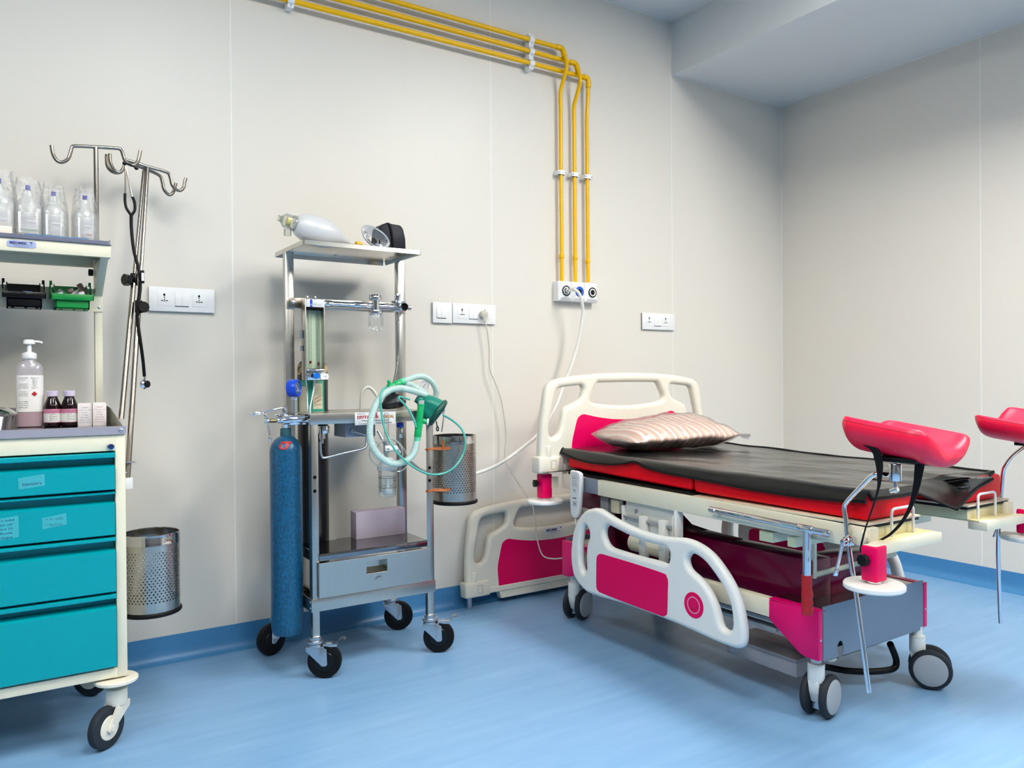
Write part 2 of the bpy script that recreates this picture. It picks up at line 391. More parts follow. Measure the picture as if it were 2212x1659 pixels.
# ================================================================== GAS PIPES, CLAMPS, OUTLETS
YP = 3.288; rp = .0115
zs = [PY(1147, v, YP).z for v in (136.7, 111.4, 86)]
xe = [PY(1267.5, 250, 3.302).x, PY(1240, 250, 3.302).x, PY(1211, 250, 3.302).x]
zb = PY(1240, 610, 3.28).z
names = ['yellow gas pipe, lowest across the wall and rightmost going down', 'yellow gas pipe in the middle of the three', 'yellow gas pipe, highest across the wall and leftmost going down']
for i in range(3):
    z, x = zs[i], xe[i]; yo = YP if i == 0 else YP - .034
    t = thing('gas_pipe', names[i], 'pipe', (x, YP, zb), 'yellow medical gas pipes')
    if i == 0: ys = [YP, YP, YP + .006, 3.302]; zz = [z - .03, z - .08, z - .12, z - .2]
    xx = x
    MB().tube([(LX + .02, YP, z), (x - .02, YP, z)], rp, 12).build('horizontal_pipe', m_yellow, t)
    # elbow
    MB().tube(crom([(x - .035, YP, z), (x - .012, YP - (.004 if i else 0), z - .001), (x, YP - (.01 if i else 0), z - .014), (x, YP - (.022 if i else 0), z - .05)], 6), rp * 1.28, 12).build('elbow', m_yellow, t)
    if i == 0: dn = [(x, YP, z - .04), (x, YP + .004, z - .1), (x, 3.302, z - .2), (x, 3.302, zb + .01)]
    else: dn = crom([(x, YP - .02, z - .04), (x, YP - .036, z - .075), (x, YP - .04, z - .115), (x, YP - .012, z - .17), (x, 3.302, z - .225), (x, 3.302, z - .3)], 5) + [V((x, 3.302, zb + .004))]
    MB().tube(dn, rp * .9, 12).build('drop_pipe', m_yellow, t)
    c = PY(1240, (556, 556, 561)[2 - i], 3.3).z
    MB().cyl((x, 3.302, c - .012), (x, 3.302, c + .012), rp * 1.2, n=14, bev=.002).build('coupling', m_yellow, t)
def clamp(c, vert, label):      # two-part saddle clamp, c = pipe centre
    x, y, z = c
    t = thing('pipe_clamp', label, 'pipe clamp', (x, WY, z), 'white pipe clamps')
    if vert: MB().box((x - .026, y + .005, z - .011), (x + .026, WY, z + .011), .003).build('saddle', m_white, t); a = (x - .026, y - rp - .003, z - .011); b = (x + .026, y + .006, z + .011)
    else: MB().box((x - .014, y + .005, z - .031), (x + .014, WY, z + .031), .003).build('saddle', m_white, t); a = (x - .014, y - .004, z - .031); b = (x + .014, y + .006, z + .031)
    m = MB().box(a, b, .003)
    m.cyl((x, y, z - .011) if vert else (x - .014, y, z), (x, y, z + .011) if vert else (x + .014, y, z), rp + .006, n=18)
    m.build('cap', m_white, t)
    s = MB()
    for d in (-1, 1):
        q = V((x + d * .02, 0, z)) if vert else V((x, 0, z + d * .022))
        s.cyl((q.x, a[1] - .0012, q.z), (q.x, a[1] + .002, q.z), .0045, n=12)
    s.build('screw', m_zinc, t)
xk = PY(1147, 110, YP).x
for i, w in enumerate(('lowest', 'middle', 'top')): clamp((xk, YP, zs[i]), False, 'white pipe clamp, %s of the stack of three near the pipe bends' % w)
xk2 = PY(627.5, 5, YP).x
for i, w in enumerate(('lowest pipe', 'middle pipe', 'highest pipe')): clamp((xk2, YP, zs[i]), False, 'white pipe clamp on the %s, at the far left end' % w)
for i, w in enumerate(('rightmost', 'middle', 'leftmost')):
    clamp((xe[i], 3.302, PY((1267, 1238, 1209)[i], (382.5, 377.5, 373)[i], 3.302).z), True, 'small white pipe clip on the %s vertical yellow pipe' % w)
YO = 3.276
xa, xb = PY(1208.5, 630, YO).x, PY(1293, 630, YO).x; za, zt = PY(1250, 651, YO).z, PY(1250, 609, YO).z
w = (xb - xa) / 3
for i in range(3):
    x0 = xa + i * w; xc = x0 + w / 2; zc = (za + zt) / 2
    lab = ('white gas outlet box with the white hose plugged in, leftmost of three', 'white gas outlet box with a blue ring, middle of three', 'white gas outlet box with a black and white ring, rightmost of three')[i]
    t = thing('gas_outlet', lab, 'gas outlet', (xc, WY, za), 'medical gas outlet boxes')
    m = MB(); e = .0006; y0, y1 = YO + .012, WY
    A = [(x0 + e, y0, za), (x0 + w - e, y0, za), (x0 + w - e, y0, zt), (x0 + e, y0, zt)]; k = .016
    B = [(x0 + k, YO, za + k), (x0 + w - k, YO, za + k), (x0 + w - k, YO, zt - k), (x0 + k, YO, zt - k)]
    C = [(q[0], y1, q[2]) for q in A]
    m.rings([C, A, B]); m.build('housing', m_white, t, flat=True)
    col = (m_black, m_bluec, m_black)[i]
    MB().lathe([(.026, 0), (.027, .004), (.022, .005), (.021, .001)], (xc, YO, zc), (0, -1, 0), 30).build('outer_ring', col, t)
    MB().lathe([(.021, 0), (.0205, .005), (.0145, .0045), (.014, .001)], (xc, YO, zc), (0, -1, 0), 30).build('inner_ring', m_white if i != 1 else mat('blue ring', '2a6fd0', .35), t)
    MB().cyl((xc, YO + .002, zc), (xc, YO - .003, zc), .0145, n=24).build('port', m_black, t)
# hose from the first outlet to the anaesthesia trolley
x0 = xa + w / 2; zc = (za + zt) / 2
t = thing('oxygen_hose', 'thick white rubber hose looping from the wall outlet down behind the bed', 'hose', (x0, YO, za))
MB().cyl((x0, YO - .003, zc), (x0, YO - .022, zc), .012, n=16, bev=.002).cyl((x0 + .002, YO - .02, zc), (x0 + .012, YO - .05, zc + .002), .0085, n=14).cyl((x0 + .011, YO - .046, zc + .002), (x0 + .016, YO - .058, zc + .002), .0115, n=14).build('connector', m_chrome, t)
pts = [(x0 + .014, YO - .055, zc + .002)] + [PY(x, y, v) for x, y, v in ((1241, 625, 3.19), (1251, 634, 3.18), (1257.5, 655, 3.18), (1258.5, 680, 3.19), (1250, 735, 3.2), (1236, 785, 3.2), (1218, 832, 3.2), (1200, 880, 3.18), (1165, 935, 3.15), (1130, 966, 3.12), (1080, 1001, 3.1), (1030, 1022, 3.08), (985, 1030, 3.06), (940, 1026, 3.04), (910, 1016, 3.02), (888, 1000, 3.0))]
MB().tube(pts, .0083, 12, 6).build('hose_tube', m_hosew, t)
# ================================================================== MEDICINE TROLLEY (crash cart)
def c1(u, v): return (u / 4.148, 280 + v / 4.148)     # helper scales of the measured crops
Y0, XR, XL, YB = 2.648, .325, -.47, 3.14
zf = lambda py: PY(247, py, Y0).z
cart = thing('medicine_trolley', 'cream drawer trolley with teal drawers and an overhead shelf', 'trolley', (-.07, 2.9, 0))
zbot, ztop = .205, .945
m = MB().box((XL, Y0 + .05, zbot), (XR, YB, ztop), .004)
m.box((.2965, Y0, zbot), (XR, Y0 + .06, ztop), .003).box((XL, Y0, zbot), (XL + .028, Y0 + .06, ztop), .003)
m.box((XL + .02, Y0 + .001, zbot), (.3, Y0 + .06, zf(1441) - .003), .003).box((XL + .02, Y0 + .001, zf(976) + .003), (.3, Y0 + .06, ztop), .002)
m.build('cabinet', m_cream, cart)
dz = [(976.6, 987.5, 1007, 1057.5), (1061, 1066.5, 1087, 1155.8), (1159.5, 1167, 1189.5, 1277.5), (1281.5, 1291, 1310.5, 1439)]
for i, (a, b, c, d) in enumerate(dz):
    zt_, zl, zr, zb_ = zf(a) - .001, zf(b), zf(c), zf(d) + .001
    yf = Y0 - .012 + (.006 if i == 1 else 0)
    prof = [(Y0 + .045, zt_), (yf + .003, zt_), (yf, zt_ - .002), (yf, zl + .001), (yf + .004, zl - .001), (Y0 + .032, zl - .003), (Y0 + .032, zr + .006), (yf + .006, zr + .001), (yf, zr - .002), (yf, zb_ + .002), (yf + .003, zb_), (Y0 + .045, zb_)]
    x0, x1 = XL + .03, .2945
    dr = MB().prism([(x0, y, z) for y, z in prof], (x1 - x0, 0, 0)).build('drawer', m_teal, cart)
    if i < 2:
        m_tape = mat('frosted tape', '3aa9b4', .5, var=.12, nscale=80)
        for (ua, va, ub, vb, lines, rot) in ([(40, 1029, 97, 1053, ["Injection's"], .1)] if i == 0 else [(-30, 1121, 41, 1165, ["Ryle's tube", '- suction cath', '- spare 10', 'IV fluids', 'bandages'], .1), (91.5, 1114, 144, 1138, ['* IV splix', '* Blood set'], .08)]):
            A, B = PY(ua, (va + vb) / 2 + 2, yf), PY(ub, (va + vb) / 2 - 2, yf); H = (vb - va) * .001385; zc = (A.z + B.z) / 2; rz = .04
            ta = MB().prism([(A.x, yf, zc - H / 2 - rz * .1), (B.x, yf, zc - H / 2 + rz * .1), (B.x - .001, yf, zc + H / 2 + rz * .1), (A.x - .001, yf, zc + H / 2 - rz * .1)], (0, -.0006, 0)).build('tape_label', m_tape, dr)
            t_ = MB(); n_ = len(lines)
            for k, s_ in enumerate(lines): t_.text(s_, ((A.x + B.x) / 2, yf - .0008, zc + H / 2 - (k + .78) * H / n_), (1, 0, .03), (0, 0, 1), .62 * H / max(n_, 1.6), .0001, width=(B.x - A.x) * (.72 if k == 0 else .6))
            t_.build('handwriting', m_inkb if i == 0 or ua < 0 else mat('faded ink', '1d6f78', .6), dr)
MB().cyl((.2865 - .001, Y0 - .004, zf(964.5)), (.2865 - .001, Y0 + .01, zf(964.5)), .0105, n=24, bev=.002).build('lock_rim', m_chrome, cart)
MB().cyl((.2855, Y0 - .0055, zf(964.5)), (.2855, Y0 + .004, zf(964.5)), .0082, n=24).box((.285, Y0 - .0062, zf(964.5) - .004), (.2862, Y0 - .004, zf(964.5) + .004)).build('lock_barrel', mat('dark blue lock', '17305c', .3), cart)
# worktop of polished steel with folded lip and side upstand
zw = .958
w = MB().box((XL, Y0 - .004, zw - .004), (XR + .001, YB, zw))
w.build('worktop', mat('polished worktop steel', 'b4aeb4', .14, 1, .04), cart)
w = MB().prism([(XL, Y0 - .006, .9435), (XL, Y0 - .006, .966), (XL, Y0 - .002, .968), (XL, Y0 + .004, .966), (XL, Y0 + .006, zw - .001), (XL, Y0, zw - .006), (XL, Y0 - .003, .9435)], (XR + .002 - XL, 0, 0))
w.build('worktop_lip', mat('reflection tinted lip steel', 'c2bcc8', .4, .7, .05), cart); w = MB()  # part of the steel worktop; its pale reflection is put into the colour
w.prism([(XR, Y0 + .05, zw), (XR, Y0 + .07, zw + .006), (XR, YB - .12, zw + .055), (XR, YB, zw + .06), (XR, YB, zw)], (.002, 0, 0))
w.box((XL, YB - .002, zw), (XR, YB, zw + .06))
w.build('side_guard', m_steel, cart)
MB().lathe([(.0065, 0), (.0055, .003), (.003, .004)], (.313, Y0 - .006, .9555), (0, -1, 0), 16).build('rivet', m_zinc, cart)
# posts, overhead shelf
YS, ZS = 2.85, PY(229, 521.5, 2.85).z
yp = 3.085; xp0, xp1 = PY(205.5, 750, yp - .017).x, PY(222, 750, yp - .017).x
for a, b in ((xp0, xp1), (XL + .02, XL + .055)):
    MB().box((a, yp - .017, zw), (b, yp + .017, ZS - .03), .002).build('post', m_cream, cart)
    MB().prism([(a, yp - .018, ZS - .16), (a, yp - .017, ZS - .05), (a, YS + .02, ZS - .05)], (b - a, 0, 0), .001).build('shelf_bracket', m_cream, cart)
XS = PY(240, 545, YS).x
MB().box((XL, YS, ZS - .052), (XS, YS + .012, ZS - .012), .002).box((XL, YB - .02, ZS - .052), (XS, YB, ZS - .012), .002).box((XL, YS + .01, ZS - .02), (XS, YB, ZS - .012)).box((XS - .014, YS + .005, ZS - .05), (XS, YB - .01, ZS - .012), .001).build('shelf', m_cream, cart)
s = MB().box((XL, YS - .006, ZS - .012), (XS + .001, YB, ZS - .009), .001)
s.prism([(XL, YS - .007, ZS - .011), (XL, YS - .007, ZS), (XL, YS - .003, ZS + .0012), (XL, YS, ZS - .001), (XL, YS - .002, ZS - .011)], (XS - .008 - XL, 0, 0))
s.prism([(XS - .004, YS - .004, ZS - .011), (XS + .002, YS + .05, ZS + .014), (XS + .002, YB, ZS + .018), (XS - .004, YB, ZS - .011)], (.0015, 0, 0))
s.build('shelf_tray', mat('blue grey tray steel', '8f90a6', .25, .6, .05), cart)
a, b = PY(21, 527, YS), PY(72, 529, YS); zc = PY(46, 527.5, YS).z
npl = MB().plate([(-.036, -.009), (-.041, 0), (-.036, .0095), (0, .0105), (.036, .0095), (.041, 0), (.036, -.009), (0, -.0105)], [], .0016, .0005, lambda c: V((.0 + (a.x + b.x) / 2 + c.x * .93, YS - .0012 - c.z, zc + c.y))).build('nameplate', mat('blue grey badge', 'aab6d8', .3), cart)
def logo(mb, o, u, v, k):   # the little folded-arrow emblem
    o, u, v = V(o), V(u), V(v); w_ = u.cross(v) * .0002
    mb.prism([o + w_ + u * k * x + v * k * y for x, y in ((-.5, .5), (.5, .5), (.02, -.5), (.15, .2), (-.15, .3))], u.cross(v) * .0002)
L_ = MB().text('MEDIMEK', ((a.x + b.x) / 2 - .009, YS - .0022, zc - .0008), (1, 0, 0), (0, 0, 1), .0105, .0002, width=.046, bold=.0004)
logo(L_, ((a.x + b.x) / 2 + .024, YS - .0022, zc + .003), (1, 0, 0), (0, 0, 1), .01)
L_.text('YOUR HEALTH CARE PARTNER', ((a.x + b.x) / 2, YS - .0022, zc - .005), (1, 0, 0), (0, 0, 1), .003, .0001, width=.056)
L_.text('AN ISO CERTIFIED COMPANY', ((a.x + b.x) / 2, YS - .0022, zc - .0085), (1, 0, 0), (0, 0, 1), .003, .0001, width=.04)
L_.build('lettering', m_inkb, npl)
# rail carrying the bins
YR = 3.064
ra, rb = PY(222, 627, YR), PY(222, 674, YR)
MB().box((XL, YR, rb.z), (ra.x, YR + .003, ra.z + .003), .001).prism([(XL, YR - .004, rb.z), (XL, YR - .004, rb.z + .004), (XL, YR, rb.z + .004), (XL, YR, rb.z)], (ra.x - XL - .015, 0, 0)).build('bin_rail', m_cream, cart)
m = MB()
for py in (635.7, 664.5): q = PY(214.3, py, YR); m.lathe([(.0045, 0), (.004, .002), (.002, .0026)], (q.x, YR, q.z), (0, -1, 0), 14)
m.build('screw', m_zinc, cart)
MB().cyl((xp0 - .003, yp - .012, PY(201, 590, yp).z), (xp0 - .018, yp - .012, PY(201, 590, yp).z), .012, n=8, bev=.002).build('post_knob', m_black, cart)
# rod holder and bin hook on the right side
q = PY(276, 1043, 2.92)
MB().box((XR, 2.905, q.z - .02), (q.x + .014, 2.935, q.z + .018), .002).box((XR, 2.91, q.z + .035), (q.x - .004, 2.93, q.z + .0375)).build('rod_holder', m_white, cart)
q = PY(285, 998, 2.92); MB().box((XR, 2.905, q.z - .001), (q.x + .012, 2.945, q.z + .001)).build('holder_plate', m_zinc, cart)
MB().box((XR, 2.845, .49), (XR + .009, 2.875, .53), .001).prism([(XR, 2.85, .53), (XR + .014, 2.85, .53), (XR + .006, 2.85, .545), (XR, 2.85, .545)], (0, .02, 0)).build('bin_hook', m_white, cart)
def wheel(c, ax, r, w, hub_r, m_t, m_h, parent, rim=None):     # a solid tyre with its hub discs
    c = V(c); a = V(ax).normalized()
    k = w * .22
    t = MB().lathe([(hub_r, -w / 2), (r - k, -w / 2), (r - k * .3, -w / 2 + k * .3), (r, -w / 2 + k), (r, w / 2 - k), (r - k * .3, w / 2 - k * .3), (r - k, w / 2), (hub_r, w / 2)], c, a, 40, cap=True).build('tyre', m_t, parent)
    h = MB().lathe([(hub_r * .3, -w / 2 - .003), (hub_r * .8, -w / 2 - .002), (hub_r * .86, -w / 2 + .001), (hub_r * 1.0, -w / 2 + .0005), (hub_r * 1.02, -w / 2), (hub_r * 1.02, w / 2), (hub_r, w / 2 - .0005), (hub_r * .86, w / 2 - .001), (hub_r * .8, w / 2 + .002), (hub_r * .3, w / 2 + .003)], c, a, 36).build('hub', m_h, parent)
def cart_castor(x, y, head, bumper):
    z0 = .0625; hd = V((math.cos(head), math.sin(head), 0)); ax = V((-hd.y, hd.x, 0)); st = V((x, y, 0)); wc = st + hd * .042 + V((0, 0, z0))
    f = MB().cyl(st + V((0, 0, .118)), st + V((0, 0, .168)), .031, n=28, bev=.003)
    for sgn in (-1, 1):
        o = ax * sgn * .021
        p = [st + hd * d + V((0, 0, z)) for d, z in ((-.03, .125), (.02, .125), (.03, .1), (.053, .07), (.058, .058), (.048, .047), (.036, .052), (.0, .085), (-.028, .105))]
        f.prism([q + o - ax * .004 for q in p], ax * .008, .002)
        f.cyl(wc + o - ax * .006, wc + o + ax * .006, .009, n=16)
    f.cyl(st + V((0, 0, .165)), st + V((0, 0, .21)), .012, n=16)
    c = f.build('castor', m_ivory, cart)
    wheel(wc, ax, .0625, .026, .043, m_tyre, m_ivory, c)
    if bumper: MB().lathe([(.016, 0), (.058, 0), (.0615, .003), (.0615, .01), (.058, .013), (.016, .013)], (x, y, .186), (0, 0, 1), 40).build('bumper_disc', m_ivory, cart)
cart_castor(.296, 2.672, rad(221), True)
cart_castor(.296, 3.095, rad(140), False)
cart_castor(XL + .03, 2.672, rad(221), True)
cart_castor(XL + .03, 3.09, rad(215), False)
# ------------------------------------------------------------------ bins on the rail
def rail_bin(pa, pb, mt, label):
    yf = 2.955; x0, x1 = PY(pa, 640, yf).x, PY(pb, 640, yf).x; zt_ = PY(150, 634.5, yf).z; zb_ = PY(150, 666, yf).z; zk = PY(150, 612, YR).z; yb = YR - .006
    t = thing('storage_bin', label, 'bin', ((x0 + x1) / 2, yb, zb_), 'open plastic bins on the trolley rail')
    k = .012; e = .0035
    m = MB().box((x0 + k, yf + .012, zb_), (x1 - k, yb, zb_ + e)).box((x0 + k, yf + .012, zb_), (x1 - k, yf + .012 + e, zt_ - .015), .0008)
    m.box((x0, yf, zt_ - .02), (x1, yf + .004, zt_), .0012)                                   # front band
    m.box((x0 + .3 * (x1 - x0), yf - .002, zt_ - .016), (x1 - .27 * (x1 - x0), yf + .002, zt_ - .0025), .0006)
    for xa_, s_ in ((x0, 1), (x1, -1)):
        m.prism([(xa_ + s_ * k, yf + .012, zb_), (xa_ + s_ * k, yb, zb_), (xa_ + s_ * k, yb, zk - .006), (xa_ + s_ * k, yf + .07, zt_ + .012), (xa_ + s_ * k, yf + .012, zt_ - .004)], (s_ * e, 0, 0))
        m.prism([(xa_, yf, zt_ - .02), (xa_, yf, zt_), (xa_, yf + .07, zt_ + .016), (xa_, yb, zk - .002), (xa_, yb, zt_ - .01)], (s_ * .004, 0, 0), .001)
        m.box((xa_, yb - .01, zk - .01), (xa_ + s_ * .008, yb, zk + .004), .001)
    m.box((x0 + k, yb - e, zb_), (x1 - k, yb, zk - .012))
    for d in (.2, .5, .75): m.box((x0 + d * (x1 - x0), yf + .02, zb_ - .004), (x0 + d * (x1 - x0) + .008, yf + .03, zb_))
    m.build('tub', mt, t)
    return x0, x1, yf, zt_, zb_
rail_bin(4.5, 100, m_blackg, 'black open bin on the trolley rail, left of the green bin')
x0, x1, yf, zt_, zb_ = rail_bin(110.5, 203, m_green, 'green open bin full of small packets on the trolley rail')
m_foil = clear('frosted sachet', 'cfd8d4', .3, .25, body=.6, bodycol='b8c4c0')
def sachet(c, w_, h_, rot, mt, name, label, cat='packet'):
    R = Matrix.Rotation(rot[1], 3, 'Y') @ Matrix.Rotation(rot[0], 3, 'X')
    P = [[V(c) + R @ V(((i / 6 - .5) * w_, .003 * math.sin(i * 1.3 + j) + .004 * math.sin(PI * i / 6) * math.sin(PI * j / 6), (j / 6 - .5) * h_)) for j in range(7)] for i in range(7)]
    Q = [[p + R @ V((0, .004, 0)) for p in r] for r in P]
    solo(MB().grid(P).grid(Q), name, mt, label, cat)
cx = (x0 + x1) / 2
def lean(c, w_, h_, ang, mt, name, label):
    sachet(c, w_, h_, (rad(-20), ang), mt, name, label)
lean((cx - .025, yf + .05, zt_ - .004), .028, .05, rad(-48), m_foil, 'foil_sachet', 'frosted grey sachet leaning left in the green bin')
lean((cx + .012, yf + .055, zt_ + .0), .026, .055, rad(50), mat('silver sachet', 'b9bcc0', .35, .3), 'foil_sachet', 'silver sachet leaning right in the green bin')
lean((cx + .036, yf + .06, zt_ + .012), .018, .07, rad(-22), mat('brown packet', '7d6a62', .5), 'medicine_strip', 'brownish medicine strip standing highest in the green bin')
for dx, dy, dz_, nm, c_, lb in ((-.034, .03, .001, 'vial', 'f4f4f4', 'small white vial lying at the left in the green bin'), (.028, .028, .006, 'vial', 'f0eef2', 'white topped vial at the front right in the green bin'), (-.002, .06, .018, 'vial', 'b08e94', 'pinkish vial in the middle back of the green bin')):
    solo(MB().cyl((cx + dx - .008, yf + dy, zt_ + dz_ - .005), (cx + dx + .008, yf + dy, zt_ + dz_ + .001), .0075, n=14, bev=.002), nm, mat('vial plastic ' + c_, c_, .35), lb, 'vial')
solo(MB().box((cx - .005, yf + .012, zt_ - .003), (cx + .034, yf + .03, zt_ + .0005), .0005), 'paper_slip', m_paper, 'white slip along the front edge of the green bin', 'packet')
xb0 = PY(60, 632, 2.99).x
solo(MB().box((xb0 - .014, 2.985, zt_ - .003), (xb0 + .004, 2.993, zt_ + .005), .002).box((xb0 + .003, 2.985, zt_ - .001), (xb0 + .013, 2.993, zt_ + .0045), .002), 'small_packet', mat('blue packet', '6aa0cc', .4), 'tiny blue and white packet peeping over the black bin', 'packet')
# ------------------------------------------------------------------ things on the worktop
q = PZ(64, 921, zw); q.y = min(q.y, 2.99)
t = thing('sanitizer_bottle', 'tall pump bottle of pink hand sanitizer on the trolley worktop', 'bottle', (q.x, q.y, zw))
w_, hB = .0385, .213
def oval(z, a, b, n=28):
    return [V((q.x + a * math.copysign(abs(math.cos(2 * PI * k / n)) ** .7, math.cos(2 * PI * k / n)), q.y + b * math.copysign(abs(math.sin(2 * PI * k / n)) ** .7, math.sin(2 * PI * k / n)), zw + z)) for k in range(n)]
bo = MB().rings([oval(z, a, b) for z, a, b in ((0, .034, .022), (.003, .0375, .0255), (.06, w_, .027), (.18, w_, .027), (.197, .037, .0255), (.207, .03, .022), (.213, .018, .018), (.224, .018, .018))]).build('bottle', clear('bottle plastic', 'f3eef2', .25, .15, body=.35, bodycol='ece8ee'), t)
MB().rings([oval(z, a, b) for z, a, b in ((.002, .034, .022), (.006, .0365, .0245), (.054, .0372, .026))]).build('liquid', mat('pink liquid', 'd8557f', .25), t)
la = MB().rings([oval(z, w_ + .0006, .0276) for z in (.05, .168)], cap=False).build('label', m_paper, t)
T_ = MB(); yl = q.y - .0284
for k, (s_, wd) in enumerate((('HAND RUB', .026), ('solution', .012), (None, 0), ('Composition', .024), ('alcohol', .024), ('each 100 ml', .026), (None, 0), ('Directions', .018), ('apply to hands', .025), ('and rub', .026), (None, 0), (None, 0), ('Storage', .027), ('keep cool', .027), ('away from', .027), ('fire', .024))):
    if s_: T_.text(s_, (q.x - .019, yl, zw + .158 - k * .0063), (1, 0, 0), (0, 0, 1), .0045, .0001, width=wd)
for k, wd in enumerate((.022, .012, .014, .012, .01, .018)): T_.text('Batch no', (q.x + .014, yl, zw + .158 - k * .0063), (1, 0, 0), (0, 0, 1), .0042, .0001, width=wd)
T_.build('print', m_ink, la)
MB().prism([(q.x + .012 + a, yl, zw + .108 + b) for a, b in ((-.008, 0), (0, -.008), (.008, 0), (0, .008))], (0, -.0004, 0)).build('hazard_diamond', m_inkr, la)
MB().cyl((q.x, q.y, zw + .221), (q.x, q.y, zw + .239), .021, n=30, bev=.0015).cyl((q.x, q.y, zw + .239), (q.x, q.y, zw + .244), .021, .009, n=30).cyl((q.x, q.y, zw + .243), (q.x, q.y, zw + .27), .0065, n=16).rings([oval(z, a, a * .85) for z, a in ((.268, .012), (.27, .017), (.281, .016), (.284, .011))]).tube([(q.x + .01, q.y, zw + .277), (q.x + .025, q.y, zw + .278), (q.x + .037, q.y, zw + .274)], .0035, 8, 3).build('pump', m_white, t)
for i, (px_, lab) in enumerate(((114, 'dark brown medicine bottle with a lilac cap, nearer the sanitizer'), (150.5, 'dark brown medicine bottle with a lilac cap, nearer the white cartons'))):
    q = PZ(px_, 921.5 - i * .8, zw); q.y = min(q.y, 2.99); R_ = .0255 if i == 0 else .0245
    t = thing('medicine_bottle', lab, 'bottle', (q.x, q.y, zw), 'brown medicine bottles')
    MB().lathe([(R_ - .003, 0), (R_, .003), (R_, .066), (R_ - .002, .074), (.0165, .09), (.0145, .095), (.0145, .1)], q, n=32).build('bottle', mat('amber glass', '1c0b10', .08), t)
    MB().lathe([(.0145, .098), (.0168, .099), (.0172, .115), (.015, .1165)], q, n=32).build('cap', mat('lilac cap', 'd9cbe8', .4), t)
    la = MB().lathe([(R_ + .0005, .014), (R_ + .0005, .058)], q, n=40, cap=False).build('label', m_paper, t)
    MB().lathe([(R_ + .0008, .044), (R_ + .0008, .058)], q, n=40, cap=False).lathe([(R_ + .0008, .0145), (R_ + .0008, .0165)], q, n=40, cap=False).build('pink_band', mat('pink band', 'd58aa8', .5), la)
    T_ = MB()
    for k, (s_, wd) in enumerate((('ORAL SUSP', .02), ('syrup', .01), ('each 5 ml', .022), ('contains', .024), ('dose as', .02), ('directed', .024))): T_.text(s_, (q.x + .002, q.y - R_ - .0012, zw + .05 - k * .0058), (1, 0, 0), (0, 0, 1), .0042, .0001, width=wd)
    T_.build('print', m_ink, la)
for i, (pa, pb, lab) in enumerate(((168, 199, 'small white medicine carton with blue print, beside the brown bottle'), (200.5, 230, 'small white medicine carton with red print, at the right end of the worktop'))):
    q = PZ((pa + pb) / 2, 920.5 - i * .8, zw); yq = min(q.y, 2.985) - .0
    A, B = PY(pa, 900, yq).x, PY(pb, 900, yq).x; hq = PY(pa, (873, 871.5)[i], yq).z - zw
    t = thing('medicine_carton', lab, 'carton', ((A + B) / 2, yq, zw), 'white medicine cartons')
    MB().box((A, yq, zw), (B, yq + .045, zw + hq), .0008).prism([(A + .002, yq + .0, zw + hq), (A + .004, yq + .008, zw + hq + .003), (B - .004, yq + .008, zw + hq + .003), (B - .002, yq, zw + hq)], (0, .03, -.003)).build('box', mat('white card', 'ece6e6', .55), t)
    T_ = MB()
    for k, (s_, wd) in enumerate((('TABLETS', .5), ('10 x 10', .8), ('batch', .35), ('mfg', .4), ('exp', .6), ('store', .7), ('cool dry', .75))): T_.text(s_, ((A + B) / 2, yq - .0004, zw + hq * (.82 - k * .11)), (1, 0, 0), (0, 0, 1), .0042, .0001, width=wd * (B - A))
    T_.build('print', mat('pale print blue', '7a86b8', .6) if i == 0 else mat('pale print red', 'c08a84', .6), t)
q = PZ(-22, 934, zw)
t = thing('steel_bowl', 'polished steel bowl with a domed lid at the left end of the worktop', 'bowl', (q.x, q.y, zw))
MB().lathe([(.042, 0), (.05, .004), (.062, .045), (.068, .048), (.068, .05)], q + V((0, .05, 0)), n=40).build('bowl', m_mirror, t)
MB().lathe([(.07, .049), (.071, .051), (.066, .056), (.05, .068), (.02, .074)], q + V((0, .05, 0)), n=40).build('lid', m_mirror, t)
